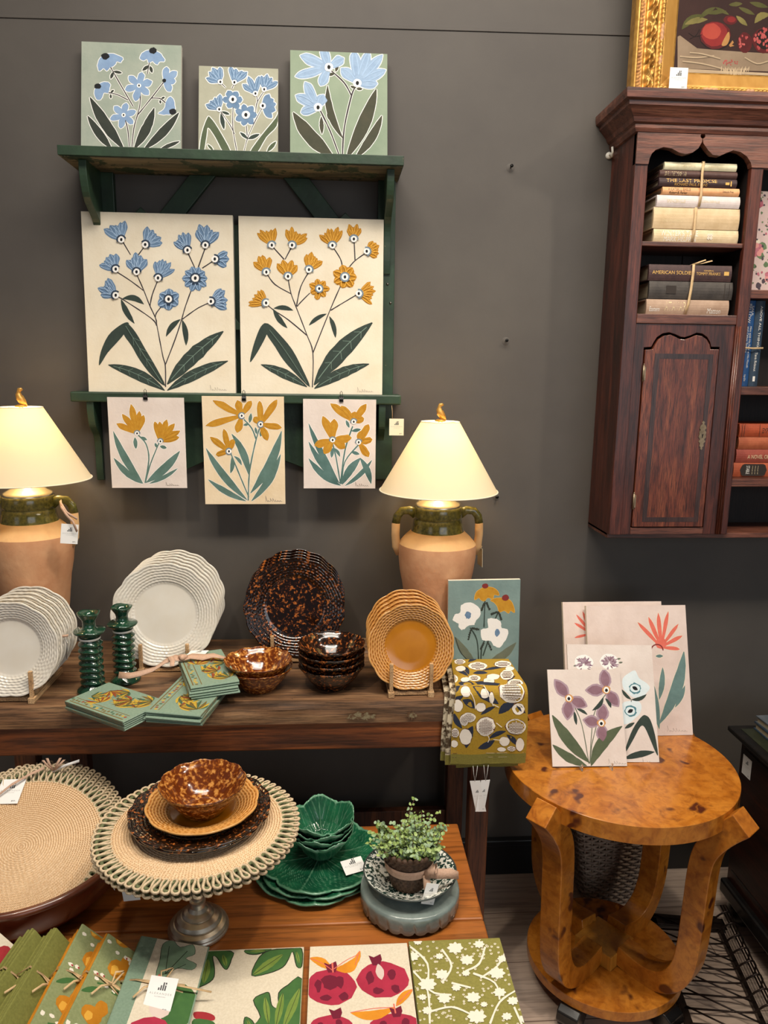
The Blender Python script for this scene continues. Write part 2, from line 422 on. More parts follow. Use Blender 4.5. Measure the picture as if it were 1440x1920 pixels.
# crossing boards whose pointed ends show above the big pictures
R('brace', MB().prism([(-.53, 1.985), (-.505, 2.01), (-.47, 1.975), (-.24, 1.70), (-.29, 1.70)], -.036, -.021, m_gr), bev=.002)
R('brace', MB().prism([(.055, 1.985), (.03, 2.01), (-.005, 1.975), (-.24, 1.70), (-.19, 1.70)], -.036, -.021, m_gr), bev=.002)
def scroll(x, z1, z0, d, nm):
    h = z1-z0
    pr = [(-.001, z1), (-d, z1), (-d*.99, z1-h*.12), (-d*.86, z1-h*.28), (-d*.62, z1-h*.36), (-d*.36, z1-h*.44), (-d*.25, z1-h*.6), (-d*.24, z1-h*.86), (-d*.2, z0), (-.001, z0)]
    pts = [pr[0], pr[1]]+cat_rom(pr[1:9], 4, False)[1:]+[pr[9]]
    R(nm, MB().prism(pts, x, x+.019, m_gr, 'x'), bev=.0015)
scroll(-.625, 2.096, 1.80, .14, 'upper_bracket'); scroll(.133, 2.096, 1.855, .14, 'upper_bracket')
scroll(-.664, 1.505, 1.285, .068, 'lower_bracket'); scroll(.123, 1.505, 1.285, .068, 'lower_bracket')
for x, z in ((-.35, 1.35), (.146, 1.83), (.155, 1.78)):
    R('screw', MB().lathe([(0, 0), (.0035, .0), (.003, .002), (0, .0025)], m_steel, 10, M=Matrix.Translation((x, -.0225, z)) @ Matrix.Rotation(PI/2, 4, 'X')))
# ================================================================ painted canvases
def paint(name, c, c2=None, sc=40): return mat(name, c, c2, rough=.75, sc=sc, bump=.25, bsc=130, lo=.3, hi=.7, spec=.3)
K = dict(
 cream=paint('art_cream', '#e2d9c6', '#d8ccb5', 9), blush=paint('art_blush', '#ddd2cb', '#d0c3bb', 12), peach=paint('art_peach', '#e3d2b6', '#d8c2a0', 10),
 sage=paint('art_sage', '#a3a89b', '#8b978b', 10), sage2=paint('art_sage2', '#a9a896', '#979785', 10), mint=paint('art_mint', '#909d88', '#7f8f7a', 8),
 teal=paint('art_teal_ground', '#6f8583', '#7f9692', 14), blush2=paint('art_blush2', '#ddccc4', '#cfbcb3', 14),
 blue=paint('art_blue', '#6f8ba9', '#5c7796', 60), blueh=paint('art_blue_light', '#9db6d2'), blue2=paint('art_blue_soft', '#88a2c1', '#7791b3', 40), bluel=paint('art_blue_pale', '#9ab0c9', '#859dba', 50),
 navy=paint('art_navy', '#2d3c4f'), slate=paint('art_slate', '#71828f'), white=paint('art_white', '#e9e7e3'), black=paint('art_black', '#15171b'),
 leafd=paint('art_leaf_dark', '#2c3834', '#35423b', 30), vein=paint('art_vein', '#6f8478'), stem=paint('art_stem', '#3a3437'), leafk=paint('art_leaf_black', '#2b312c', '#373c34', 30),
 olive=paint('art_leaf_olive', '#49553e', '#566048', 30), oliv2=paint('art_leaf_brown_olive', '#3d3f31', '#484637', 30), slg=paint('art_leaf_slate', '#4d675e', '#5f7c75', 20), slg2=paint('art_leaf_teal', '#5d7c79', '#41605c', 18),
 och=paint('art_ochre', '#c08a26', '#ab7317', 70), ochl=paint('art_ochre_light', '#dfa945'), och2=paint('art_ochre_warm', '#c3922f', '#b07a1c', 50),
 red=paint('art_red', '#7d2e2c'), coral=paint('art_coral', '#dd7464', '#d26454', 50), crim=paint('art_crimson', '#9f2c33'), mauve=paint('art_mauve', '#7d5d69', '#8c6c79', 40), mauvl=paint('art_mauve_light', '#a18a96'),
 orng=paint('art_orange', '#c68f54'), plum=paint('art_plum', '#8a6b80', '#6f5067', 60), pale=paint('art_pale_blue', '#d9e3e6', '#cbdadf', 30), tealr=paint('art_teal_ring', '#4f7f8a'), grey=paint('art_pencil', '#8f8379'),
 tealf=paint('art_teal_leaf', '#566f6e', '#6a8784', 18), greyol=paint('art_grey_olive', '#5d6455', '#6b705f', 25))
m_canvas_edge = mat('canvas_edge', '#cfc8ba', rough=.8)
def canvas(label, O, U, V, wd, ht, th, bg, art, group=None, edge=None):
    O = Vector(O); M = frame_matrix(O, Vector(U), Vector(V)); Mi = M.inverted(); N = M.to_3x3() @ Vector((0, 1, 0))
    mb = MB(); mb.box(0, wd, 0.0003, th, 0, ht, edge or m_canvas_edge)
    mb.add([(0, 0, 0), (wd, 0, 0), (wd, 0, ht), (0, 0, ht)], [(0, 1, 2, 3)], bg)
    def to(px, py):
        q = Mi @ onplane(px, py, O, N); return (q.x, q.z)
    if art: lay_art(mb, art.items, to, (.0005, wd-.0005, .0005, ht-.0005), lambda u, v, e: (u, -e, v))
    o = obj('flower_painting', mb, label=label, cat='painting', group=group, fix=False); o.matrix_world = M; return o
A = Art(100, 40, 4); A.hal = (K['white'], 5)
for p, c in (([(340, 375), (335, 310), (365, 265), (420, 240), (520, 270), (505, 310), (475, 300), (460, 330), (430, 345), (400, 375), (375, 350)], (390, 262, 30)),
             ([(650, 280), (665, 240), (700, 220), (780, 225), (820, 260), (835, 300), (800, 300), (780, 325), (745, 300), (715, 310), (700, 285), (670, 295)], (747, 220, 28)),
             ([(315, 575), (310, 520), (330, 480), (380, 455), (425, 465), (420, 500), (410, 540), (380, 535), (365, 570), (345, 590)], (333, 487, 25)),
             ([(785, 690), (830, 660), (850, 590), (880, 565), (900, 590), (915, 650), (900, 690), (850, 700)], (895, 678, 27))):
    A.poly(p, K['blue2'], 4, True, 3); A.disc(*c, K['black'], 6, c[2]*.85, jit=.12)
for f in ((643, 482, 6, 108, 50), (527, 703, 6, 96, 44)):
    A.full(f[0], f[1], f[2], f[3], f[4], K['blue2'], 16, K['white'], K['black'], None, None, .3)
for tx, ty in ((850, 345), (925, 380), (915, 450), (880, 525)): A.petal(835, 445, tx, ty, 50, K['blue2'])
A.disc(832, 445, 15, K['black'], 8)
for l in ([(430, 345), (455, 390), (530, 520), (600, 640)], [(415, 535), (480, 550), (560, 590)], [(720, 310), (705, 395)], [(653, 525), (650, 620), (635, 690), (605, 800), (590, 940)], [(825, 460), (740, 570), (635, 700)], [(735, 575), (800, 580), (840, 610)], [(540, 740), (560, 820), (570, 940)]): A.line(l, 8, K['stem'])
for l in ((450, 380, 430, 432, 24), (450, 375, 515, 388, 22), (718, 330, 668, 370, 26), (725, 335, 742, 387, 24), (430, 535, 455, 515, 16), (430, 545, 432, 580, 16), (810, 580, 837, 568, 16), (800, 590, 805, 618, 16)): A.leaf(*l, K['leafk'])
for l in ((275, 570, 530, 960, 80, -12), (258, 710, 440, 960, 60, -8), (757, 650, 605, 960, 72, -14), (942, 685, 680, 960, 68, -14), (948, 900, 800, 960, 30, 0)): A.leaf(*l[:5], K['leafk'], l[5])
artA = A
A = Art(350, 60, 3.349); A.hal = (K['white'], 5)
for f in ((212, 315, 128, 110, 4, 98, 36), (300, 318, 70, 100, 4, 92, 34), (432, 388, 112, 90, 3, 110, 34), (487, 362, 66, 100, 4, 98, 34), (205, 487, 125, 110, 4, 88, 36)):
    A.fan(f[0], f[1], f[2], f[3], f[4], f[5], f[6], K['blue'], 17, K['white'], K['black'], None, K['blueh'])
A.full(290, 425, 6, 62, 40, K['blue'], 24, K['white'], K['black']); A.full(372, 522, 7, 68, 38, K['blue'], 26, K['white'], K['black'])
A.fan(478, 465, 5, 170, 5, 85, 38, K['blue'], 20, K['white'], K['black'])
for l in ([(215, 320), (245, 350)], [(298, 325), (285, 355)], [(292, 470), (290, 600), (315, 750)], [(210, 495), (270, 580), (300, 640)], [(440, 400), (445, 440)], [(487, 370), (440, 450), (435, 530)], [(478, 470), (430, 560), (385, 660), (360, 750)], [(375, 590), (380, 650)]): A.line(l, 5, K['stem'])
for l in ((215, 510, 235, 612, 26), (220, 500, 270, 518, 18), (385, 672, 335, 630, 20), (385, 672, 458, 642, 25)): A.leaf(*l, K['leafd'])
A.poly([(80, 765), (95, 640), (130, 540), (150, 540), (200, 610), (280, 760), (235, 760), (180, 660), (135, 600), (125, 650), (105, 760)], K['olive'], 3)
A.poly([(395, 760), (470, 650), (560, 540), (574, 500), (565, 590), (500, 660), (440, 760)], K['olive'], 3)
A.leaf(562, 688, 505, 752, 25, K['olive']); A.leaf(130, 705, 168, 745, 15, K['olive'])
artB = A
A = Art(350, 60, 3.349); A.hal = (K['white'], 4)
for x, y, tips in ((893, 222, ((718, 150), (688, 278), (842, 335), (985, 165), (855, 100))), (1072, 322, ((972, 230), (1050, 122), (1145, 122), (1225, 148), (1245, 240), (1195, 325))), (825, 475, ((745, 318), (860, 395), (688, 400), (720, 505)))):
    for tx, ty in tips: A.petal(x, y, tx, ty, 60, K['bluel'], 4, K['blueh'])
    A.eye(x, y, 27, K['white'], K['black'])
for l in ([(910, 245), (990, 320), (1035, 400)], [(1060, 345), (1035, 400), (990, 600), (978, 775)], [(835, 485), (900, 620), (958, 775)]): A.line(l, 9, K['stem'])
for l in ((885, 335, 982, 670, 46, -30), (880, 515, 932, 572, 22, -4), (845, 530, 850, 642, 26, 0), (885, 270, 930, 262, 20, 0), (935, 250, 952, 203, 20, 0), (1060, 352, 1028, 340, 16, 0), (1065, 357, 1105, 358, 18, 0), (668, 505, 925, 790, 88, -20), (1190, 360, 1005, 790, 84, -14), (1226, 525, 1060, 790, 58, -18)): A.leaf(*l[:5], K['oliv2'], l[5])
artC = A
def lean(X0, X1, z0, z1, Yb, Yt): return dict(O=(X0, Yb, z0), U=(1, 0, 0), V=(0, Yt-Yb, z1-z0), wd=X1-X0, ht=math.hypot(Yt-Yb, z1-z0))
canvas('grey green canvas with blue cone flowers and black leaves, first on the top shelf', th=.012, bg=K['sage'], art=artA, **lean(-.633, -.386, 2.121, 2.40, -.088, -.03))
canvas('small grey canvas with seven little blue flowers, between two taller ones on the top shelf', th=.01, bg=K['sage2'], art=artB, **lean(-.343, -.143, 2.121, 2.353, -.088, -.035))
canvas('green canvas with three large blue flowers, at the right end of the top shelf', th=.012, bg=K['mint'], art=artC, **lean(-.112, .137, 2.121, 2.40, -.088, -.03))
A = Art(150, 380, 4.8)
for x, y, ang, spr, n, L, wd in ((375, 335, 112, 105, 5, 165, 62), (590, 380, 45, 120, 5, 145, 62), (325, 600, 130, 110, 5, 150, 58), (512, 625, 92, 110, 5, 155, 66), (705, 680, 65, 110, 7, 160, 46), (325, 835, 145, 100, 5, 155, 58), (970, 430, 118, 100, 5, 150, 54), (1130, 385, 85, 110, 5, 175, 66), (1215, 510, 0, 100, 3, 115, 62), (1180, 890, 12, 125, 6, 145, 58)):
    A.fan(x, y, ang, spr, n, L, wd, K['blue'], 30, K['white'], K['black'], K['navy'], K['blueh'])
A.full(1040, 682, 10, 112, 58, K['blue'], 34, K['white'], K['black'], K['navy'], K['blueh']); A.full(800, 870, 6, 100, 80, K['blue'], 32, K['white'], K['black'], K['navy'], K['blueh'], .5)
for l in ([(375, 335), (455, 470)], [(580, 395), (525, 470)], [(512, 650), (570, 780), (625, 920), (680, 1040), (695, 1120), (745, 1380), (768, 1470), (770, 1660)], [(325, 620), (450, 700), (570, 790)], [(700, 700), (650, 830), (630, 930)], [(750, 915), (690, 990), (678, 1030)], [(325, 840), (400, 880), (640, 1040), (692, 1110)], [(970, 450), (1035, 590)], [(1130, 400), (1065, 580)], [(1215, 515), (1100, 590)], [(1012, 760), (950, 930), (915, 1050), (860, 1220), (768, 1460)], [(1180, 895), (1060, 950), (920, 1050)]): A.line(l, 10, K['stem'])
for l in ((380, 865, 575, 915, 55, 32), (370, 870, 490, 1088, 52, -12), (905, 1050, 775, 1205, 48, 18), (920, 1055, 955, 1285, 52, 12)): A.leaf(*l[:5], K['leafd'], l[5])
A.poly([(170, 1462), (188, 1340), (255, 1195), (350, 1110), (420, 1076), (440, 1100), (395, 1185), (330, 1262), (250, 1350), (200, 1430)], K['leafd'], 3)
A.poly([(392, 1120), (420, 1080), (500, 1165), (590, 1320), (690, 1490), (768, 1650), (650, 1560), (540, 1420), (465, 1290), (395, 1190)], K['leafd'], 3)
A.line([(415, 1110), (520, 1280), (640, 1470), (740, 1620)], 4, K['vein'], 5)
for x, y in ((480, 1215), (540, 1310), (600, 1405)): A.line([(x, y), (x+8, y+70)], 3, K['vein'], 5); A.line([(x, y), (x+62, y+30)], 3, K['vein'], 5)
for l in ((255, 1460, 762, 1690, 100, 30), (1290, 1158, 785, 1635, 135, 25), (1332, 1425, 785, 1690, 100, 22)): A.leaf(*l[:5], K['leafd'], l[5], 3, K['vein'])
A.sign(1165, 1690, 150, K['grey'], 34); artD = A
A = Art(440, 380, 4.364)
for x, y, ang, spr, n, L, wd in ((305, 350, 112, 90, 5, 145, 42), (470, 350, 65, 130, 6, 135, 42), (260, 570, 110, 90, 4, 135, 50), (437, 605, 92, 125, 4, 130, 54), (608, 550, 68, 100, 5, 130, 48), (800, 352, 100, 125, 6, 140, 42), (975, 300, 92, 95, 5, 115, 42), (1080, 400, 15, 130, 6, 105, 44), (258, 822, 150, 125, 6, 130, 36), (1015, 745, 2, 130, 6, 125, 38)):
    A.fan(x, y, ang, spr, n, L, wd, K['och'], 26, K['white'], K['black'], K['slate'], K['ochl'])
A.full(692, 705, 7, 84, 50, K['och'], 24, K['white'], K['black'], K['slate'], K['ochl']); A.full(902, 610, 7, 96, 66, K['och'], 28, K['white'], K['black'], K['slate'], K['ochl'])
for l in ([(310, 360), (405, 465)], [(465, 365), (412, 465)], [(437, 620), (460, 740), (505, 860), (590, 1080), (640, 1230), (636, 1512)], [(265, 585), (330, 670), (460, 745)], [(608, 565), (540, 690), (505, 850)], [(615, 740), (545, 810), (510, 850)], [(260, 830), (320, 880), (440, 960), (590, 1085)], [(805, 365), (865, 460), (882, 530)], [(977, 310), (985, 470)], [(1075, 410), (985, 475), (940, 525)], [(865, 685), (780, 880), (640, 1230)], [(1005, 750), (870, 830), (785, 882)]): A.line(l, 9, K['stem'])
for l in ((320, 865, 478, 882, 40, 14), (315, 870, 430, 1026, 44, -10), (752, 910, 608, 1005, 36, 12), (775, 930, 825, 1105, 40, 10)): A.leaf(*l[:5], K['leafd'], l[5])
A.poly([(125, 1306), (150, 1180), (200, 1040), (240, 990), (285, 1000), (262, 1080), (220, 1165), (170, 1250)], K['leafd'], 3)
A.poly([(235, 992), (290, 1000), (370, 1080), (470, 1200), (550, 1350), (617, 1510), (500, 1400), (400, 1290), (330, 1180), (262, 1078)], K['leafd'], 3)
A.line([(285, 1040), (400, 1190), (500, 1340), (590, 1480)], 3, K['vein'], 5)
for l in ((215, 1325, 592, 1508, 78, 16), (1126, 982, 650, 1492, 140, 28), (1100, 1320, 652, 1522, 88, 24)): A.leaf(*l[:5], K['leafd'], l[5], 3, K['vein'])
A.sign(1000, 1550, 130, K['grey'], 28); artE = A
canvas('large cream canvas with blue flowers and dark leaves on the green ledge', th=.02, bg=K['cream'], art=artD, **lean(-.655, -.266, 1.532, 1.993, -.068, -.045))
canvas('large cream canvas with ochre yellow flowers and dark leaves on the green ledge', th=.02, bg=K['cream'], art=artE, **lean(-.251, .132, 1.532, 1.992, -.068, -.045))
A = Art(180, 720, 2.4); A.hal = (K['white'], 2)
for x, y, tips, wd in ((185, 222, ((95, 180), (120, 138), (158, 95), (195, 125), (214, 142)), 26), (290, 258, ((265, 172), (287, 172), (318, 163), (352, 180), (376, 212), (372, 240)), 26)):
    for tx, ty in tips: A.petal(x, y, tx, ty, wd, K['och2'], 4, K['och'])
    A.eye(x, y, 10, K['white'], K['black'], K['slate'], -10, 190)
for l in ([(190, 230), (225, 270), (238, 340), (220, 445)], [(285, 262), (245, 360), (222, 445)]): A.line(l, 6, K['slg'])
for l in ((78, 213, 212, 448, 32, -14), (80, 333, 208, 448, 28, -10), (377, 302, 225, 444, 38, -10), (367, 380, 240, 448, 18, -6), (175, 240, 180, 292, 18, 0), (200, 238, 230, 252, 14, 0), (265, 265, 275, 287, 12, 0), (288, 280, 318, 288, 16, 0)): A.leaf(*l[:5], K['slg'], l[5])
A.sign(312, 458, 60, K['grey'], 12); artF = A
A = Art(180, 720, 2.4); A.hal = (K['white'], 1.5)
for x, y, tips, wd in ((655, 143, ((497, 187), (528, 76), (635, 75), (697, 78), (635, 218)), 30), (740, 182, ((735, 80), (812, 74), (832, 197), (770, 253), (710, 150)), 30), (598, 303, ((515, 240), (575, 205), (617, 250), (540, 318)), 26)):
    for tx, ty in tips: A.petal(x, y, tx, ty, wd, K['och2'], 4, K['och'])
    A.eye(x, y, 11, K['white'], K['black'], K['slate'], 30, 330)
for l in ([(665, 160), (700, 200), (720, 250)], [(735, 200), (715, 270), (690, 400), (685, 525)], [(605, 310), (650, 420), (688, 510)]): A.line(l, 6, K['slg'])
for l in ((495, 290, 680, 522, 34, -14), (505, 430, 675, 527, 26, -8), (610, 225, 690, 415, 32, 14), (834, 213, 695, 492, 42, -20), (830, 318, 700, 527, 34, -16), (610, 330, 605, 402, 20, -6), (620, 325, 655, 367, 14, 6), (690, 176, 697, 132, 16, 0), (662, 186, 688, 180, 12, 0), (716, 195, 722, 226, 12, 0), (742, 207, 740, 238, 12, 0)): A.leaf(*l[:5], K['slg'], l[5])
A.sign(760, 530, 75, K['grey'], 18); artG = A
A = Art(180, 720, 2.4); A.hal = (K['white'], 2)
for x, y, tips, wd in ((1065, 252, ((985, 276), (1022, 148), (1072, 160), (1148, 242), (1120, 288), (1028, 312)), 34), (1160, 170, ((1058, 90), (1105, 100), (1165, 125), (1215, 92), (1205, 155)), 30), (1182, 262, ((1196, 212), (1226, 184), (1242, 250), (1226, 326)), 30)):
    for tx, ty in tips: A.petal(x, y, tx, ty, wd, K['och2'], 4, K['och'])
    A.eye(x, y, 11, K['white'], K['black'], K['slate'], 10, 200)
for l in ([(1065, 270), (1080, 330), (1100, 450)], [(1155, 190), (1120, 300), (1100, 450)], [(1180, 275), (1120, 350), (1105, 450)]): A.line(l, 6, K['slg2'])
for l in ((957, 178, 1092, 440, 28, -10), (957, 260, 1097, 447, 28, -12), (957, 335, 1102, 457, 30, -14), (1065, 288, 1060, 332, 16, 0), (1070, 288, 1098, 328, 14, 4), (1190, 333, 1108, 452, 36, 8), (1188, 332, 1238, 450, 28, 8), (1242, 342, 1120, 458, 22, -10), (1125, 163, 1140, 197, 14, 0), (1150, 212, 1192, 204, 16, 0), (1148, 305, 1186, 316, 16, 0)): A.leaf(*l[:5], K['slg2'], l[5])
A.sign(1165, 460, 60, K['grey'], 14); artH = A
canvas('small blush panel with two ochre flowers, clipped under the ledge beside the left bracket', O=(-.605, -.0795, 1.273), U=(1, 0, .0), V=(0, 0, 1), wd=.202, ht=.2455, th=.003, bg=K['blush'], art=artF)
canvas('peach panel with three ochre flowers, the longest one clipped under the ledge', O=(-.355, -.0795, 1.228), U=(1, 0, .0), V=(-.005, 0, 1), wd=.220, ht=.296, th=.003, bg=K['peach'], art=artG)
canvas('small blush panel with ochre flowers and teal leaves, clipped under the ledge near the lamp', O=(-.084, -.0795, 1.273), U=(1, 0, .0), V=(.0, 0, 1), wd=.199, ht=.246, th=.003, bg=K['blush'], art=artH)
for px, lb in ((272, 'black wire clip above the small left panel with two flowers'), (457, 'black wire clip holding the longest peach panel'), (640, 'black wire clip holding the panel with teal leaves')):
    p = W(px, 742, -.084)
    c = thing('binder_clip', lb, 'clip', (p.x, -.0795, 1.519))
    b = MB().prism([(-.0035, -.007), (-.0045, 0), (.0, .007), (.0045, 0), (.0055, -.007)], -.0055, .0055, m_dark, 'x'); obj('clip_body', b, c)
    obj('wire_handle', MB().tube([(-.0025, -.002, .004), (-.003, -.002, .018), (0, -.002, .022), (.003, -.002, .018), (.0025, -.002, .004)], .0008, m_dark, 6), c)
# ================================================================ price cards
m_card = mat('card_stock', '#e9e8e6', rough=.7); m_cardc = mat('card_stock_cream', '#e0dac0', rough=.7); m_ink = mat('card_ink', '#3c3f42', rough=.6); m_inkg = mat('card_ink_grey', '#9a9a98', rough=.6)
m_jute = mat('raffia', '#d9bb8f', '#c7a679', rough=.75, sc=120); m_rib = mat('linen_ribbon', '#c3a28d', '#b8967f', rough=.85, sc=300, bump=.3)
def card_mesh(wd, ht, mm=None, price=True, th=.0006):
    """upright card, local x right, z up, faces -y; hangs from its top edge at the origin"""
    mm = mm or m_card; b = MB().box(-wd/2, wd/2, 0, th, -ht, 0, mm); e = -.00012
    u = wd/50
    for x, h in ((-7, 4), (-3.2, 8), (.6, 13), (4.4, 8.5)): b.add([(x*u, e, -ht*.38), ((x+2.6)*u, e, -ht*.38), ((x+2.6)*u, e, -ht*.38+h*u), (x*u, e, -ht*.38+h*u)], [(0, 1, 2, 3)], m_ink)
    b.add([(4.4*u, e, -ht*.38+10*u), (7*u, e, -ht*.38+10*u), (7*u, e, -ht*.38+13*u), (4.4*u, e, -ht*.38+13*u)], [(0, 1, 2, 3)], m_ink)
    put_text(b, 'A L E X A N D E R', lambda x, y: (wd*(-.40+.8*x), e, -ht*.50+wd*.065*y), m_inkg)
    put_text(b, 'INTERIORS', lambda x, y: (wd*(-.2+.4*x), e, -ht*.57+wd*.03*y), m_inkg)
    if price: put_text(b, '$9-', lambda x, y: (wd*(.2+.2*x), e, -ht*.93+wd*.08*y), m_ink)
    return b
def price_card(label, O, U, V, wd, ht, mm=None, group=None, price=True):
    """O is the top-left corner"""
    U = Vector(U).normalized(); V = Vector(V).normalized()
    M = frame_matrix(Vector(O)+U*wd/2, U, V)
    o = obj('price_card', card_mesh(wd, ht, mm, price), label=label, cat='tag', group=group, fix=False); o.matrix_world = M; return o
pc = price_card('cream price card hanging at the right end of the green ledge', (.152, -.08, 1.468), (1, 0, -.02), (-.02, 0, 1), .040, .046, m_cardc)
obj('string', MB().tube([(-.012, .0, 0), (-.012, .001, .015), (-.014, .003, .036)], .0005, m_jute, 5), pc)
# ================================================================ oak cabinet on the wall
m_oak = wood('dark_oak', '#2a110b', '#4c2218', '#6b3526', axis=2, rough=.42, g=1.2, coat=.15)
m_oakh = wood('dark_oak_horizontal', '#3a2019', '#6a3d2e', '#8f5c48', axis=0, rough=.42, g=1.2, coat=.15)
m_oakr = wood('door_panel_oak', '#3c1b11', '#67301f', '#8b4c31', axis=2, rough=.4, g=2.6, coat=.2, fm=.8)
m_oakd = wood('inlay_band', '#2b1b19', '#3a2522', '#4a302a', axis=2, rough=.4, g=1.5, coat=.15)
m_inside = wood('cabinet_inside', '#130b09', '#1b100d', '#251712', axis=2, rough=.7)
m_brass = mat('old_brass', '#94836b', '#75654f', rough=.45, metal=.5, sc=60)
cb = thing('wall_cabinet', 'dark red-brown oak wall cabinet with an arched shelf opening and a small inlaid door', 'cabinet', (1.25, 0, 1.15))
def Cb(name, mb, parent=None, **k):
    for i, v in enumerate(mb.v): mb.v[i] = (v[0]-1.25, v[1], v[2]-1.15)
    return obj(name, mb, parent or cb, **k)
CW = 1.78
Cb('side_panel', MB().box(.757, .775, -.158, -.001, 1.155, 2.23, m_oak), bev=.001)
Cb('side_panel', MB().box(CW-.02, CW, -.158, -.001, 1.155, 2.23, m_oak), bev=.001)
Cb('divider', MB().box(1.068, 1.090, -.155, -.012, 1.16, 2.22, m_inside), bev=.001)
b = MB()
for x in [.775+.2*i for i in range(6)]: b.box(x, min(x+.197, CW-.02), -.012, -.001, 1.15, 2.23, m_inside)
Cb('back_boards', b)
Cb('bottom_board', MB().box(.757, CW, -.16, -.001, 1.148, 1.162, m_oakh), bev=.001)
Cb('top_board', MB().box(.757, CW, -.165, -.001, 2.232, 2.245, m_oakh))
Cb('stile', MB().box(.757, .791, -.172, -.155, 1.16, 2.2, m_oak), bev=.0015)
Cb('stile', MB().box(1.062, 1.094, -.172, -.155, 1.16, 2.2, m_oak), bev=.0015)
arch = [(.79, 2.117), (.792, 2.130), (.797, 2.142), (.806, 2.151), (.826, 2.158), (.848, 2.155), (.868, 2.146), (.884, 2.143), (.903, 2.148), (.916, 2.158), (.9235, 2.172), (.9245, 2.178), (.9265, 2.178), (.928, 2.170), (.941, 2.155), (.954, 2.144), (.974, 2.142), (.989, 2.149), (1.008, 2.156), (1.028, 2.152), (1.045, 2.142), (1.056, 2.128), (1.06, 2.117)]
b = MB(); hole = [(.925+.0062*math.cos(-PI/2+.12+i*(2*PI-.24)/14), 2.187+.0062*math.sin(-PI/2+.12+i*(2*PI-.24)/14)) for i in range(15)]
top = arch[:11]+[(.9244, 2.1805)]+hole[::-1]+[(.9256, 2.1805)]+arch[13:]
b.prism([(.757, 2.235), (.757, 2.117)]+top+[(1.094, 2.117), (1.094, 2.235)], -.176, -.156, m_oakh)
Cb('arched_board', b)
arch2 = [(x+.337, z) for x, z in arch]
Cb('arched_board', MB().prism([(1.094, 2.235), (1.094, 2.117)]+arch2+[(CW, 2.117), (CW, 2.235)], -.176, -.156, m_oakh))
Cb('shelf', MB().box(.775, 1.067, -.166, -.012, 1.922, 1.934, m_oakh), bev=.002)
Cb('shelf', MB().box(.775, 1.067, -.155, -.012, 1.738, 1.752, m_oakh))
Cb('rail', MB().box(.791, 1.062, -.172, -.155, 1.728, 1.752, m_oakh), bev=.0015)
for z in (1.797, 1.545, 1.294): Cb('shelf', MB().box(1.092, CW-.02, -.166, -.012, z, z+.022, m_oakh), bev=.0015)
# surround of the door with its wavy top rail
ogee = [(.818, 1.664), (.838, 1.666), (.843, 1.677), (.851, 1.691), (.866, 1.701), (.883, 1.704), (.901, 1.699), (.915, 1.693), (.927, 1.692), (.942, 1.697), (.958, 1.704), (.974, 1.702), (.988, 1.693), (.997, 1.680), (1.001, 1.668), (1.024, 1.668)]
Cb('door_surround', MB().prism([(.791, 1.728), (.791, 1.16), (.8185, 1.16)]+[(x, z+.002) for x, z in ogee]+[(1.026, 1.16), (1.062, 1.16), (1.062, 1.728)], -.168, -.156, m_oak), bev=.001)
Cb('bottom_rail', MB().box(.8185, 1.026, -.1682, -.156, 1.16, 1.179, m_oakh), bev=.001)
mo = MB()
for x, r in ((1.0635, .0022), (1.069, .0035), (1.0745, .0022)): mo.tube([(x, -.1725, 1.162), (x, -.1725, 1.724)], r, m_oakr, 8)
Cb('bead_moulding', mo)
dr = MB(); dog = [(x+(.003 if x < .9 else -.002), z-.004) for x, z in ogee]
dr.prism([(.821, 1.182)]+dog+[(1.022, 1.182)], -.171, -.158, m_oakr)
dob = Cb('door', dr, bev=.001)
def Dp(name, mb, **k):
    for i, v in enumerate(mb.v): mb.v[i] = (v[0]-1.25, v[1], v[2]-1.15)
    return obj(name, mb, dob, **k)
b = MB(); y0, y1 = -.1716, -.171
for x0, x1, z0, z1 in ((.848, .861, 1.196, 1.651), (.995, 1.008, 1.196, 1.651), (.861, .995, 1.196, 1.209), (.861, .995, 1.638, 1.651)): b.box(x0, x1, y0, y1, z0, z1, m_oakd)
Dp('inlay_band', b)
half = [(0, .039), (.004, .035), (.002, .030), (.007, .026), (.0095, .019), (.006, .014), (.010, .008), (.0085, .002), (.0105, -.005), (.006, -.011), (.0095, -.017), (.005, -.022), (.006, -.029), (.002, -.033), (.0035, -.037), (0, -.040)]
pts = [(.997+x, 1.436+z) for x, z in half]+[(.997-x, 1.436+z) for x, z in half[1:-1][::-1]]
b = MB().prism(pts, -.1730, -.1712, m_brass)
b.tube([(.997, -.1733, 1.4385), (.997, -.1733, 1.4386)], .0028, m_dark, 12); b.box(.9958, .9982, -.17335, -.173, 1.429, 1.438, m_dark)
Dp('escutcheon', b)
for z in (1.577, 1.232): Dp('hinge', MB().tube([(.8195, -.1735, z), (.8195, -.1735, z+.043)], .0026, m_brass, 10).box(.8195, .826, -.1725, -.1712, z+.004, z+.039, m_brass).tube([(.8195, -.1735, z+.043), (.8195, -.1735, z+.047)], .0016, m_brass, 8))
# cornice: profile swept along the left side and the front
prof = [(0, 2.19), (.006, 2.192), (.010, 2.20), (.010, 2.208), (.016, 2.212), (.020, 2.222), (.034, 2.238), (.040, 2.243), (.041, 2.252), (.050, 2.256), (.052, 2.268), (.052, 2.277), (0, 2.277)]
b = MB(); n = len(prof); vs = []
for d, z in prof: vs += [(.757-d, -.001, z), (.757-d, -.172-d, z), (CW+d, -.172-d, z), (CW+d, -.001, z)]
fs = [(i*4+k, i*4+k+1, (i+1)*4+k+1, (i+1)*4+k) for i in range(n-1) for k in range(3)]
b.add(vs, fs, m_oakh); b.box(.758, CW-.001, -.171, -.001, 2.2455, 2.2465, m_oakh)
Cb('cornice', b)
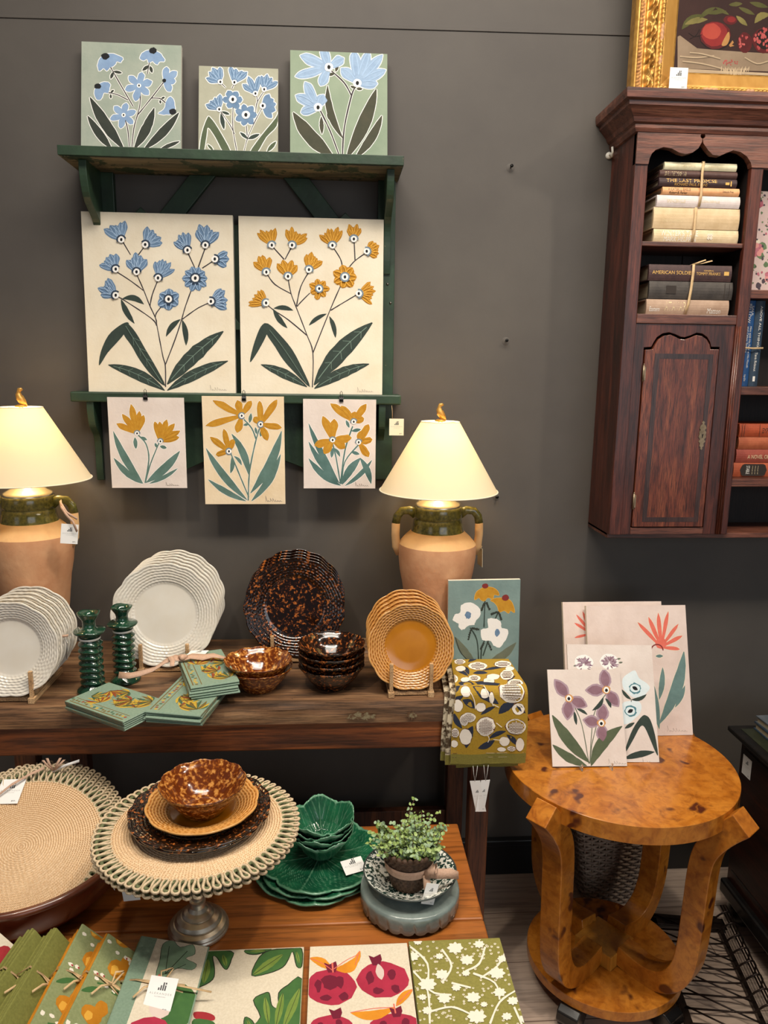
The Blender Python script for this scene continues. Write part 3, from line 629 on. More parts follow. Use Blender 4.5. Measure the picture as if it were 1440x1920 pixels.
# ---------------------------------------------------------------- gilt frame and still life on the cabinet
m_gold = mat('gilt', '#d0a055', '#a87a36', rough=.38, metal=.6, sc=60, lo=.3, hi=.7, bump=.2, bsc=200)
m_goldf = mat('gilt_flat', '#d2a055', '#bd8a42', rough=.42, metal=.3, sc=25, st=(1, 1, .2))
m_goldd = mat('gilt_worn', '#7b4a28', '#b98a4a', rough=.5, metal=.5, sc=90)
m_gesso = mat('worn_gesso', '#c99a72', rough=.8)
FX0, FX1, FZ0, FZ1, FY = .757, 1.80, 2.247, 3.05, -.075
def gprof(v):
    if v < .010: return .030+.010*math.sin(v/.010*PI/2)
    if v < .020: return .034
    if v < .028: return .040-(v-.020)*.6
    if v < .058: return .034+.016*math.sin((v-.028)/.030*PI)
    if v < .066: return .030
    if v < .076: return .034+.004*math.sin((v-.066)/.010*PI)
    if v < .082: return .026
    return .026-(v-.082)*.4
gf = thing('picture_frame', 'ornate gilt frame around a dark still life of pomegranates, standing on the cabinet', 'picture', ((FX0+FX1)/2, FY, FZ0))
def gside(k):
    L = (FX1-FX0) if k in (0, 2) else (FZ1-FZ0); nu = int(L/.0032); nv = 46; WD = .118
    def fn(u, v):
        d = v*WD; a = d+(L-2*d)*u; h = gprof(d)
        if .028 < d < .058:
            s_ = math.sin((d-.028)/.03*PI); ph = a/.062*2*PI
            x = math.sin(ph)*.009; c = abs((d-.043)-x)
            h += s_*(.0075*math.cos(c*420)+.005*noise.noise(Vector((a*150, d*190, k*9)))+.004*math.cos(ph*3+d*300))
        elif .010 < d < .020: h += .0028*math.cos(a/.0042*PI)*math.sin((d-.010)/.010*PI)
        elif .066 < d < .076: h += .0022*math.cos(a/.011*2*PI+d*250)
        y = FY-h
        if k == 0: return (FX0+a, y, FZ0+d)
        if k == 2: return (FX0+a, y, FZ1-d)
        if k == 1: return (FX0+d, y, FZ0+a)
        return (FX1-d, y, FZ0+a)
    return fn, nu, nv
b = MB()
for k in range(4):
    fn, nu, nv = gside(k); b.grid(fn, nu, nv, m_gold)
mi_f = b.mi(m_goldf); mi_d = b.mi(m_goldd); mi_g = b.mi(m_gesso)
rg = random.Random(3); base = 0; fi = 0
for k in range(4):
    fn, nu, nv = gside(k)
    for j in range(nv):
        d = (j+.5)/nv*.118
        for i in range(nu):
            if .082 < d < .112: b.m[fi] = mi_f
            elif .010 < d < .020: b.m[fi] = mi_d
            elif .066 < d < .076 and ((i//7) % 9 in (3, 6, 7)): b.m[fi] = mi_g
            fi += 1
b.box(FX0, FX1, FY-.028, FY, FZ0, FZ0+.004, m_gold).box(FX0, FX0+.004, FY-.028, FY, FZ0, FZ1, m_gold).box(FX1-.004, FX1, FY-.028, FY, FZ0, FZ1, m_gold).box(FX0, FX1, FY-.028, FY, FZ1-.004, FZ1, m_gold)
for i, v in enumerate(b.v): b.v[i] = (v[0]-(FX0+FX1)/2, v[1]-FY, v[2]-FZ0)
obj('gilt_moulding', b, gf)
S_ = dict(bg=paint('oil_brown', '#3a2420', '#2c1b19', 6), cloth=paint('oil_cloth', '#7d6a55', '#94806a', 14), clothd=paint('oil_cloth_shade', '#5f5141', '#6f5f4c', 14), clothl=paint('oil_cloth_light', '#a99378', '#bba688', 20), r1=paint('oil_red_deep', '#5f1d1e', '#4a1719', 20), r2=paint('oil_red', '#8e2a28', '#7a2323', 16), r3=paint('oil_red_light', '#b04a39', '#a03c33', 16), y=paint('oil_yellow', '#b58a52', '#a3703f', 20), g=paint('oil_leaf', '#5a5630', '#43451f', 20), g2=paint('oil_leaf_light', '#857a45', '#6a6236', 20), sd=paint('oil_seed', '#b85a55', '#9a3a3c', 60), dk=paint('oil_shadow', '#1e1513'), fr=paint('oil_fringe', '#c3ac8c'))
A = Art(1110, 0, 4.364)
A.poly([(700, 300), (720, 290), (860, 395), (1000, 408), (1240, 425), (1500, 440), (1900, 460), (1900, 600), (700, 560)], S_['cloth'], 1, False)
A.poly([(700, 560), (1000, 575), (1500, 600), (1900, 600), (1900, 640), (700, 590)], S_['clothl'], 2, False)
A.poly([(700, 590), (1500, 620), (1900, 640), (1900, 700), (700, 700)], S_['dk'], 2, False)
for l in ([(720, 460), (860, 470), (1000, 455)], [(740, 500), (900, 520), (1060, 560)], [(1250, 470), (1350, 520), (1440, 500)], [(800, 430), (900, 440), (1050, 480)]): A.line(l, 9, S_['clothl'], 3); A.line([(x, y+10) for x, y in l], 7, S_['clothd'], 3)
A.leaf(735, 240, 900, 120, 60, S_['g'], 20); A.leaf(760, 200, 945, 160, 50, S_['g2'], 12); A.leaf(880, 150, 1010, 60, 40, S_['g'], 8); A.leaf(940, 110, 1100, 90, 36, S_['g']); A.leaf(1120, 40, 1230, 30, 36, S_['g']); A.leaf(1180, 130, 1270, 210, 40, S_['g2']); A.leaf(1010, 60, 1120, 120, 30, S_['g']); A.leaf(1200, 60, 1330, 120, 36, S_['g']); A.leaf(1290, 20, 1440, 60, 40, S_['g']); A.leaf(1330, 190, 1460, 120, 60, S_['g2'], 26)
A.disc(1130, 165, 55, S_['r1'], 4, 38); A.disc(1140, 160, 34, S_['r2'], 4, 24)
A.disc(1012, 300, 128, S_['dk'], 4, 112); A.disc(1010, 290, 124, S_['r1'], 5, 116); A.disc(1000, 278, 108, S_['r2'], 5, 100); A.disc(978, 258, 74, S_['r3'], 5, 66)
A.poly([(1060, 370), (1090, 300), (1120, 260), (1125, 320), (1100, 370)], S_['y'], 6)
A.poly([(1120, 370), (1150, 330), (1160, 350), (1145, 365), (1165, 375), (1130, 385)], S_['y'], 6, False)
A.disc(1250, 350, 62, S_['r1'], 5, 85); A.disc(1420, 330, 110, S_['r1'], 5, 112); A.disc(1420, 320, 88, S_['dk'], 5, 90)
rr = random.Random(2)
for i in range(46):
    a = rr.random()*6.28; q = rr.random()**.5
    A.disc(1420+92*q*math.cos(a), 325+92*q*math.sin(a), 9, S_['sd'], 6, 13, 7)
for i in range(16): A.disc(1240+rr.uniform(-35, 30), 340+rr.uniform(-50, 50), 7, S_['sd'], 6, 10, 7)
for i in range(26):
    x = 1060+i*9; A.leaf(x, 540+18*abs(math.sin(i)), x+rr.uniform(-16, 12)+(1170-x)*.1, 590+45*math.exp(-((x-1170)/70)**2)+rr.uniform(-8, 8), 7, S_['fr'], 0, 6)
for i in range(20): A.disc(1130+rr.uniform(-55, 60), 510+rr.uniform(-20, 24), 6, S_['sd'], 6, 6, 6)
for l in ([(790, 270), (840, 300), (900, 285)], [(800, 320), (850, 290), (880, 240)]): A.line(l, 5, S_['dk'], 6)
O = Vector((FX0, FY-.012, FZ0)); b = MB().box(.09, FX1-FX0-.09, 0, .008, .09, FZ1-FZ0-.09, S_['bg'])
lay_art(b, A.items, lambda px, py: ((lambda p: (p.x-O.x, p.z-O.z))(onplane(px, py, O, Vector((0, 1, 0))))), (.09, FX1-FX0-.09, .09, FZ1-FZ0-.09), lambda u, v, e: (u, -e, v))
for i, v in enumerate(b.v): b.v[i] = (v[0]-(FX1-FX0)/2, v[1]-.012, v[2])
obj('still_life_picture', b, gf, fix=False)
q = W(1257, 126, FY-.045)
price_card('white price card tucked into the corner of the gilt frame', q, (1, 0, 0), (0, 0, 1), .047, .051, None, None)
# ================================================================ books
def bmat(n, c, c2=None, **k): return mat('cover_'+n, c, c2, rough=k.get('r', .6), sc=k.get('sc', 60), bump=.15, bsc=300)
m_page = mat('book_pages', '#b9a98c', '#9c8c70', rough=.85, sc=300, st=(.02, .02, 1))
m_gfoil = mat('gold_foil', '#e0b060', rough=.35, metal=.3); m_wfoil = mat('white_lettering', '#e8e2d8', rough=.6); m_kfoil = mat('dark_lettering', '#2b2018', rough=.6); m_cfoil = mat('cream_lettering', '#d8c49a', rough=.6)
def book(label, x, y, z, L, th, dp, cm, texts=(), group=None, rz=0, upright=False, extra=None, round_=.004):
    """lies flat with its spine towards the room: L along x, dp into the cabinet; origin at bottom middle of the spine"""
    t = thing('book', label, 'book', (x, y, z), (0, 0, rz), group)
    if upright: t.rotation_euler = (0, PI/2, 0)
    b = MB(); n = 6
    pr = [(-round_*math.sin(PI*i/n), th*i/n) for i in range(n+1)]
    poly = pr+[(dp, th), (dp, th-.003), (.006, th-.003), (.006, .003), (dp, .003), (dp, 0)]
    b.prism([(a, c) for a, c in poly], -L/2, L/2, cm, 'x')
    e = -.0003
    for (st, u0, u1, v0, v1, m) in texts:
        put_text(b, st, lambda a, c: (-L/2+L*(u0+(u1-u0)*a), -round_*math.sin(PI*(v0+(v1-v0)*c))+e, th*(v0+(v1-v0)*c)), m)
    if extra: extra(b, L, th, e-round_)
    obj('cover', b, t, fix=False)
    obj('pages', MB().box(-L/2+.004, L/2-.004, .007, dp-.004, .003, th-.003, m_page), t)
    return t
def blk(u0, u1, v0, v1, m):
    def f(b, L, th, e): b.add([(-L/2+L*u0, e, th*v0), (-L/2+L*u1, e, th*v0), (-L/2+L*u1, e, th*v1), (-L/2+L*u0, e, th*v1)], [(0, 1, 2, 3)], m)
    return f
def multi(*fs):
    def f(b, L, th, e):
        for g in fs: g(b, L, th, e)
    return f
cIv = bmat('ivory', '#e6dfbf', '#d9cfa8'); cBr = bmat('brown', '#553a34', '#4a302b'); cDk = bmat('aubergine', '#3f2b2c', '#352324'); cPe = bmat('peach', '#e2ab7a', '#d79c69'); cLi = bmat('lilac_white', '#ddd0cc', '#d2c4bf'); cLn = bmat('linen', '#d9bf98', '#c9ad84', sc=30); cCr = bmat('cream', '#dcc6a0', '#cfb78e'); cMa = bmat('maroon', '#4b3230', '#3d2727'); cGr = bmat('charcoal_cloth', '#4c453f', '#38322e', sc=30); cTa = bmat('tan', '#b99c85', '#a3856e', sc=20)
G1 = 'books tied in the cabinet'
def emblem(b, L, th, e):
    cx, cz = -L/2+L*.66, th*.5
    for k in range(4):
        a = k*PI/2+PI/4; px, pz = cx+.005*math.cos(a), cz+.005*math.sin(a)
        b.add([(px+.0042*math.cos(q*PI/2), e, pz+.0042*math.sin(q*PI/2)) for q in range(4)], [(0, 1, 2, 3)], m_wfoil)
        b.add([(px+.0022*math.cos(q*PI/2), e-.0001, pz+.0022*math.sin(q*PI/2)) for q in range(4)], [(0, 1, 2, 3)], cCr)
YB = -.150
spec = [
 ('cream hardback with a white diamond emblem, bottom of the upper shelf stack', .827, 1.054, 1.934, .034, cCr, [("WINTER'S TALE", .08, .52, .5, .92, m_wfoil), ('MARK HELPRIN', .12, .5, .1, .45, m_wfoil)], emblem),
 ('thick pale linen hardback, second from the bottom of the upper shelf stack', .823, 1.053, 1.969, .052, cLn, [('ALTHOUGH THIS', .12, .4, .55, .68, m_cfoil), ('THE MOMENT', .1, .35, .3, .45, m_cfoil)], None),
 ('pinkish white hardback just above the thick linen book', .829, 1.050, 2.022, .029, cLi, [('SPENCERVILLE', .12, .34, .35, .65, m_cfoil), ('NELSON DEMILLE', .5, .75, .4, .6, m_cfoil)], None),
 ('peach orange book with black lettering in the upper shelf stack', .842, 1.046, 2.052, .019, cPe, [('A CATSKILL EAGLE', .07, .36, .52, .9, m_kfoil), ('Robert B. Parker', .09, .32, .1, .42, m_kfoil), ('Delacorte Press', .78, .92, .4, .65, m_kfoil)], None),
 ('dark aubergine book with gold capitals in the upper shelf stack', .831, 1.037, 2.072, .021, cDk, [('THE LAST PROMISE', .09, .74, .5, .9, m_gfoil), ('RICHARD PAUL EVANS', .2, .62, .1, .4, m_gfoil)], multi(blk(.85, .90, .3, .6, m_gfoil), blk(.915, .93, .15, .75, m_gfoil))),
 ('plain brown book near the top of the upper shelf stack', .831, 1.036, 2.094, .017, cBr, [('LOVE IN THE TIME OF WAR', .06, .34, .2, .8, m_cfoil)], None),
 ('thin ivory book on top of the upper shelf stack', .842, 1.033, 2.112, .019, cIv, [('HILL TOWNS', .26, .42, .35, .65, m_cfoil), ('A NOVEL', .6, .75, .35, .6, m_cfoil)], None)]
for k, (lb, x0, x1, z, th, cm, tx, ex) in enumerate(spec):
    book(lb, (x0+x1)/2, YB, z, x1-x0, th-.0005, .125, cm, tx, G1, 0, extra=ex)
spec = [
 ('tan cloth book under the charcoal one on the lower shelf', .822, 1.047, 1.753, .039, cTa, [('ATAVAR', .22, .48, .25, .85, m_cfoil), ('Eastern', .04, .16, .2, .5, m_wfoil), ('Matton', .74, .9, .1, .45, m_wfoil)], None),
 ('worn charcoal cloth book between the tan and the maroon ones', .826, 1.053, 1.793, .045, cGr, [], multi(blk(.90, .905, .05, .95, m_kfoil), blk(.955, .96, .05, .95, m_kfoil), blk(.2, .32, .3, .75, m_kfoil))),
 ('maroon book with gold title, top of the lower shelf stack', .822, 1.046, 1.839, .041, cMa, [('AMERICAN SOLDIER', .04, .54, .4, .62, m_gfoil), ('TOMMY FRANKS', .57, .86, .38, .56, m_gfoil), ('GENERAL', .66, .78, .62, .7, m_gfoil)], blk(.905, .965, .38, .62, m_gfoil))]
for lb, x0, x1, z, th, cm, tx, ex in spec: book(lb, (x0+x1)/2, YB, z, x1-x0, th-.0005, .135, cm, tx, G1, 0, extra=ex)
def tie(label, pts, wd=.0032, ends=None, parent=None):
    t = thing('raffia_tie', label, 'tie', pts[0]); o = Vector(pts[0])
    P = [Vector(p)-o for p in pts]
    obj('band', MB().strip(P, (wd, 0, 0), m_jute, .001), t)
    if ends:
        for e_ in ends: obj('loose_end', MB().strip([Vector(p)-o for p in e_], (.0, .002, .0015), m_jute, .0008), t)
    return t
tie('raffia tie around the five upper books of the tall stack', [(.940, YB-.0055, 2.023), (.943, YB-.0062, 2.05), (.942, YB-.0062, 2.08), (.941, YB-.0062, 2.105), (.943, YB-.0055, 2.1325), (.943, -.10, 2.134), (.943, -.03, 2.134)])
tie('raffia tie around the two thick books at the bottom of the tall stack', [(.930, YB-.0055, 1.936), (.933, YB-.0062, 1.96), (.933, YB-.0062, 2.0), (.933, YB-.0055, 2.0215)])
tie('raffia tie around the three books on the lower shelf', [(.928, YB-.0055, 1.754), (.934, YB-.0062, 1.78), (.938, YB-.0062, 1.82), (.940, YB-.0062, 1.86), (.940, YB-.0055, 1.8805), (.942, -.10, 1.882)], .0035, [[(.942, YB+.01, 1.882), (.955, YB, 1.887), (.972, YB-.004, 1.893)], [(.942, YB+.01, 1.882), (.965, YB, 1.885), (.99, YB-.004, 1.891)]])
# right-hand bay: floral box, blue books, orange books
m_fl = K
A = Art(1160, 280, 5.143)
fb = MB().box(0, .20, 0, .04, 0, .262, paint('floral_paper', '#cdb9b2', '#c3a9a4', 14))
rr = random.Random(5)
fc = [paint('floral_rose', '#a34f5c', '#b87480', 60), paint('floral_green', '#566b4c', '#6d7f5c', 60), paint('floral_ink', '#4b4048'), paint('floral_pink', '#cf8d88'), paint('floral_cream', '#d9cdb6')]
items = []
def fdisc(x, z, r, m, n=9, sx=1): items.append(([(x+r*sx*math.cos(2*PI*i/n+.3)*rr.uniform(.7, 1.2), z+r*math.sin(2*PI*i/n+.3)*rr.uniform(.7, 1.2)) for i in range(n)], m, 1))
for i in range(60): fdisc(rr.uniform(.0, .2), rr.uniform(.0, .26), rr.uniform(.004, .013), rr.choice(fc+[fc[1], fc[2]]))
for x, z in ((.035, .11), (.10, .20), (.15, .08), (.08, .04), (.17, .17)):
    for k in range(7): a = k*.9; fdisc(x+.012*math.cos(a), z+.012*math.sin(a), .008, fc[0] if k % 2 else fc[3])
    fdisc(x, z, .006, fc[0])
for i in range(220): fdisc(rr.uniform(.0, .2), rr.uniform(.0, .26), rr.uniform(.0012, .0035), fc[rr.choice((1, 2, 2, 0))])
items.append(([(.012, .0), (.017, .0), (.016, .2), (.013, .2)], fc[2], 2))
lay_art(fb, items, lambda a, b_: (a, b_), (0, .2, 0, .262), lambda u, v, e: (u, -e, v))
obj('floral_box', fb, loc=(1.099, -.115, 1.8195), rot=(-.09, 0, 0), label='pink and green floral printed box standing on the upper right cabinet shelf', cat='box', fix=False)
cB1 = bmat('royal_blue', '#1f5188', '#1a4677'); cB2 = bmat('slate_blue', '#2d4053', '#263646')
b1 = book('royal blue book standing upright in the right bay, beside the slate one', 1.108, -.132, 1.5675+.1135, .227, .024, .14, cB1, [('SAUL', .06, .18, .52, .8, m_wfoil), ('BELLOW', .04, .26, .2, .48, m_wfoil), ('Him with His Foot in His Mouth', .3, .78, .52, .76, m_wfoil), ('and Other Stories', .3, .6, .2, .44, m_wfoil), ('Harper & Row', .86, .94, .3, .6, m_wfoil)], 'blue books in the right bay', upright=True)
b2 = book('slate blue book standing upright at the right edge of the picture', 1.133, -.132, 1.5675+.1135, .227, .026, .14, cB2, [('ABOVE ALL THINGS', .06, .56, .45, .7, m_wfoil), ('Tanis Rideout', .6, .82, .35, .6, m_wfoil)], 'blue books in the right bay', upright=True, extra=blk(.88, .94, .35, .6, m_wfoil))
tg = thing('raffia_tie', 'raffia band around the two upright blue books', 'tie', (1.12, -.14, 1.67))
obj('band', MB().strip([(-.0135, .0, 0), (-.0135, -.001, 0), (-.009, -.0018, 0), (.012, -.0018, -.001), (.04, -.0018, 0)], (0, 0, .0022), m_jute, .0009), tg)
cO = [bmat('orange', '#b85a35', '#a94d2b'), bmat('salmon_red', '#a04a39', '#923f30'), bmat('orange_cloth', '#b4603c', '#a55231'), bmat('orange_deep', '#b04c26', '#a04220')]
def blacklab(b, L, th, e):
    b.add([(-L/2+.018, e, .5*th), (-L/2+.024, e, .85*th), (-L/2+.03, e, .93*th), (-L/2+.085, e, .93*th), (-L/2+.091, e, .85*th), (-L/2+.096, e, .5*th), (-L/2+.091, e, .12*th), (-L/2+.085, e, .06*th), (-L/2+.03, e, .06*th), (-L/2+.024, e, .12*th)], [tuple(range(10))], m_kfoil)
    put_text(b, 'STABLE', lambda a, c: (-L/2+.036+.010*c, e-.0002, th*(.2+.6*(1-a))), m_wfoil)
    for k in range(3): put_text(b, 'of the open road', lambda a, c: (-L/2+.052+k*.008+.004*c, e-.0002, th*(.2+.6*(1-a))), m_cfoil)
for k, (lb, z, th, x0, ex, tx) in enumerate((('deep orange book with a black label, bottom of the orange stack', 1.317, .0395, 1.117, blacklab, []), ('plain orange cloth book, second from bottom of the orange stack', 1.357, .037, 1.121, None, [('A NOVEL OF THE PLAINS', .15, .7, .3, .6, m_cfoil)]), ('salmon red book under the topmost one of the orange stack', 1.3945, .034, 1.124, None, []), ('orange book on top of the orange stack', 1.429, .036, 1.123, multi(blk(.03, .035, 0, 1, m_kfoil), blk(.06, .065, 0, 1, m_kfoil), blk(.26, .265, 0, 1, m_kfoil)), [('EMPTY PASSAGE', .3, .6, .3, .7, m_kfoil)]))):
    book(lb, x0+.11, -.128, z, .22, th-.0005, .12, cO[k if k < 4 else 0], tx, 'orange books in the right bay', extra=ex)
# ================================================================ rustic bench table
m_bt = wood('bench_top_wood', '#46311f', '#775539', '#a07c58', axis=0, rough=.6, g=.9, bump=.6)
m_ba = wood('bench_apron_wood', '#43210f', '#7d421c', '#a96330', axis=0, rough=.55, g=.7, bump=.4)
m_bl = wood('bench_leg_wood', '#2e170d', '#522b18', '#754426', axis=2, rough=.55, g=.9, bump=.4)
chips(m_bt, '#1b110b', .66, 11)
bn = thing('console_table', 'long rustic dark wood bench table against the wall, carrying plates and lamps', 'table', (-.19, -.23, 0))
def Bn(name, mb, **k):
    for i, v in enumerate(mb.v): mb.v[i] = (v[0]+.19, v[1]+.23, v[2])
    return obj(name, mb, bn, **k)
BX0, BX1 = -.835, .455
def plank(y0, y1, z0, z1, m, seed, name='top_plank'):
    nx = 90; rows = [(y0, z0), (y0-.000, z0+(z1-z0)*.35), (y0+.002, z0+(z1-z0)*.72), (y0+.006, z1-.001), (y0+.012, z1), (y1-.004, z1), (y1, z1-.003), (y1, z0)]
    vs = []; R_ = random.Random(seed)
    for i in range(nx+1):
        x = BX0+(BX1-BX0)*i/nx
        for j, (y, z) in enumerate(rows):
            k = noise.noise(Vector((x*9, seed*7+j*.7, 1)))
            vs.append((x, y+(k*.004 if 0 < j < 5 else 0), z+(k*.0016 if j in (2, 3, 4) else 0)))
    n = len(rows); fs = [(i*n+j, i*n+(j+1) % n, (i+1)*n+(j+1) % n, (i+1)*n+j) for i in range(nx) for j in range(n)]
    fs += [tuple(range(n)), tuple(nx*n+j for j in range(n))[::-1]]
    Bn(name, MB().add(vs, fs, m, False))
plank(-.456, -.243, .757, .81, m_bt, 1); plank(-.238, -.128, .772, .808, m_bt, 2); plank(-.123, -.012, .772, .81, m_bt, 3)
Bn('apron', MB().box(BX0+.01, BX1-.01, -.449, -.42, .684, .7568, m_ba), bev=.004)
Bn('apron', MB().box(BX0+.01, BX1-.01, -.06, -.035, .684, .7715, m_ba), bev=.003)
for x in (-.767, .343):
    for y in (-.437, -.085): Bn('leg', MB().box(x, x+.050, y, y+.045, 0, .6835, m_bl), bev=.004)
    Bn('side_stretcher', MB().box(x+.008, x+.042, -.404, -.085, .10, .165, m_bl), bev=.003)
Bn('back_stretcher', MB().box(-.72, .35, -.07, -.045, .20, .27, m_bl), bev=.003)
m_patch = mat('peeling_pale_paint', '#82765a', '#5c4028', rough=.8, sc=120, lo=.42, hi=.56)
for x0, x1 in ((.03, .10), (.175, .20)):
    A_ = MB(); q = [((x0+x1)/2+(x1-x0)/2*math.cos(a)*(1+.35*noise.noise(Vector((math.cos(a)*3, math.sin(a)*3, x0*50)))), .776+.009*math.sin(a)*(1+1.1*noise.noise(Vector((math.cos(a)*4+5, math.sin(a)*4, x0*50))))) for a in [i*2*PI/40 for i in range(40)]]
    A_.add([(x, -.4602, z) for x, z in q], [tuple(range(40))], m_patch); Bn('paint_remnant', A_)
# ================================================================ table lamps
def shade_material():
    m = bpy.data.materials.new('lamp_shade_fabric'); m.use_nodes = True; t = m.node_tree
    for n in list(t.nodes):
        if n.type != 'OUTPUT_MATERIAL': t.nodes.remove(n)
    out = [n for n in t.nodes][0]; d = t.nodes.new('ShaderNodeBsdfDiffuse'); tr = t.nodes.new('ShaderNodeBsdfTranslucent'); mx = t.nodes.new('ShaderNodeMixShader')
    d.inputs[0].default_value = lin('#dccfb2'); tr.inputs[0].default_value = lin('#e8cf9a'); mx.inputs[0].default_value = .15
    t.links.new(d.outputs[0], mx.inputs[1]); t.links.new(tr.outputs[0], mx.inputs[2]); t.links.new(mx.outputs[0], out.inputs[0]); return m
m_shade = shade_material()
m_shedge = mat('shade_trim', '#e6dcc2', rough=.8)
m_clay = mat('terracotta_jar', '#d0a078', '#bd8760', rough=.75, sc=9, bump=.35, bsc=70, lo=.35, hi=.6)
def clay_detail():
    t = m_clay.node_tree; p = t.nodes['Principled BSDF']; co = coord(t); src = p.inputs['Base Color'].links[0].from_socket
    f = ramp(t, noise_node(t, co, 60, 5, .7, (1, 1, 3)), [(.62, '#000000'), (.72, '#909090')])
    t.links.new(mix(t, f, src, '#8a5a3c'), p.inputs['Base Color'])
clay_detail()
m_glz = mat('olive_glaze', '#75702f', '#4d4b20', rough=.18, sc=120, coat=.5, lo=.35, hi=.65, bump=.25, bsc=60)
m_claylight = mat('pale_slip', '#cfa877', '#c39a69', rough=.75, sc=14, bump=.3, bsc=70)
m_nick = mat('brushed_nickel_cap', '#cfcabd', rough=.25, metal=.9)
m_birdg = mat('gilt_bird', '#c79a4e', '#a87a36', rough=.4, metal=.5, sc=80)
m_bulb = bpy.data.materials.new('bulb_glow'); m_bulb.use_nodes = True
_p = m_bulb.node_tree.nodes['Principled BSDF']; _p.inputs['Emission Color'].default_value = (1, .74, .40, 1); _p.inputs['Emission Strength'].default_value = 54
def lamp(label, x, y, dz, group):
    L = thing('table_lamp', label, 'lamp', (x, y, .811), 0, group); s = dz
    def Z(z): return z-.811 + (dz if z > 1.02 else dz*(z-.811)/.209)
    pr = [(.0, .811), (.060, .811), (.063, .82), (.072, .88), (.083, .95), (.092, 1.02), (.100, 1.06), (.105, 1.10), (.106, 1.125), (.1045, 1.137)]
    pr2 = [(.1045, 1.137), (.100, 1.143), (.088, 1.157), (.076, 1.168), (.0715, 1.172)]
    pr3 = [(.0715, 1.172), (.070, 1.176), (.0675, 1.190), (.0655, 1.203), (.0630, 1.2045), (.0630, 1.2075), (.0655, 1.209), (.0665, 1.214), (.0645, 1.232), (.0640, 1.240), (.058, 1.240)]
    wob = lambda a, r, z: (r*(1+.006*math.sin(2*a+z*9)+.004*math.sin(3*a+z*25)), z)
    j = MB()
    for P_, mm in ((pr, m_clay), (pr2, m_claylight), (pr3, m_glz)):
        j.lathe([(r, Z(z)) for r, z in P_], mm, 56, wob if mm != m_glz else None)
    obj('jar', j, L, fix=True)
    # glaze drips
    for sx in (-1, 1):
        path = [(sx*.060, 0, 1.218), (sx*.078, 0, 1.228), (sx*.098, 0, 1.226), (sx*.110, 0, 1.212), (sx*.114, 0, 1.192), (sx*.1145, 0, 1.160), (sx*.112, 0, 1.128), (sx*.1035, 0, 1.105)]
        P_ = [(a, b, Z(c)) for a, b, c in path]
        h = MB(); h.tube(P_[:5], [.012, .0095, .009, .009, .009], m_glz, 12, flat=(1.25, .85), up=(0, 1, 0)); h.tube(P_[4:], [.009, .009, .009, .007], m_claylight, 12, flat=(1.25, .85), up=(0, 1, 0))
        obj('handle', h, L, fix=True)
    obj('metal_cap', MB().lathe([(.0625, Z(1.240)), (.0625, Z(1.244)), (.058, Z(1.248)), (.040, Z(1.258)), (.030, Z(1.262)), (.024, Z(1.268)), (.012, Z(1.272)), (.008, Z(1.276)), (.008, Z(1.33)), (0, Z(1.33))], m_nick, 40), L)
    obj('bulb', MB().lathe([(.0, Z(1.365)), (.012, Z(1.368)), (.015, Z(1.388)), (.026, Z(1.412)), (.027, Z(1.426)), (.019, Z(1.441)), (0, Z(1.447))], m_bulb, 20), L, label='lit warm light bulb')
    sh = MB().lathe([(.1585, Z(1.281)), (.0505, Z(1.467))], m_shade, 72)
    so = obj('lamp_shade', sh, L, fix=False)
    for r0, z0, rr_ in ((.1586, 1.282, .0016), (.0506, 1.466, .0014)):
        b = MB(); obj('shade_trim', b.tube([(r0*math.cos(a), r0*math.sin(a), Z(z0)) for a in [i*2*PI/64 for i in range(64)]], rr_, m_shedge, 6, True), so)
    
    b = MB()
    for k in range(3): a = k*2*PI/3+.5; b.tube([(0, 0, Z(1.462)), (.050*math.cos(a), .050*math.sin(a), Z(1.464))], .0012, m_nick, 6)
    for sx in (-1, 1): b.tube([(sx*.006, 0, Z(1.33)), (sx*.036, 0, Z(1.36)), (sx*.042, 0, Z(1.41)), (sx*.024, 0, Z(1.45)), (0, 0, Z(1.468))], .0013, m_nick, 6)
    obj('harp', b, L)
    z = Z(1.467); b = MB()
    b.lathe([(.014, z), (.015, z+.003), (.008, z+.006), (0, z+.007)], m_birdg, 16)
    b.tube([(.012, 0, z+.006), (.006, -.001, z+.012), (-.001, -.001, z+.022), (-.004, 0, z+.031), (-.003, 0, z+.038), (-.001, 0, z+.043), (.004, -.001, z+.0445), (.008, -.001, z+.043)], [.0035, .009, .0095, .0075, .0048, .0055, .0040, .001], m_birdg, 12)
    b.tube([(.002, 0, z+.026), (.010, 0, z+.012), (.015, 0, z+.004)], [.006, .005, .001], m_birdg, 8)
    obj('bird_finial', b, L)
    return L
lamp('lit table lamp with a two-handled terracotta jar base, behind the stacked yellow plates', .281, -.166, 0, 'lit jar lamps on the bench')
lamp('lit table lamp with a jar base, cut off by the left edge of the photo', -.795, -.166, .028, 'lit jar lamps on the bench')
t = thing('price_card', 'white price card tied to the handle of the left lamp jar', 'tag', (-.64, -.245, 1.255))
o = obj('card', card_mesh(.040, .050), t, loc=(-.014, -.032, -.042), rot=(0, .12, .25), fix=False)
obj('ribbon_tie', MB().strip([(-.045, .0, .012), (-.035, -.025, .0), (-.02, -.036, -.018), (-.004, -.040, -.034), (.004, -.038, -.06)], (.0022, 0, .0022), m_rib).strip([(-.038, -.02, .010), (-.02, -.034, -.012), (.006, -.038, -.028)], (.0018, 0, .002), m_rib), t)
t = thing('price_card', 'cream tag seen edge-on, hanging from the handle of the right lamp jar', 'tag', (.3975, -.147, 1.125))
obj('card', MB().box(-.0005, .0005, -.02, .02, -.058, -.006, m_cardc), t, loc=(.006, 0, -.0), rot=(0, -.04, .15))
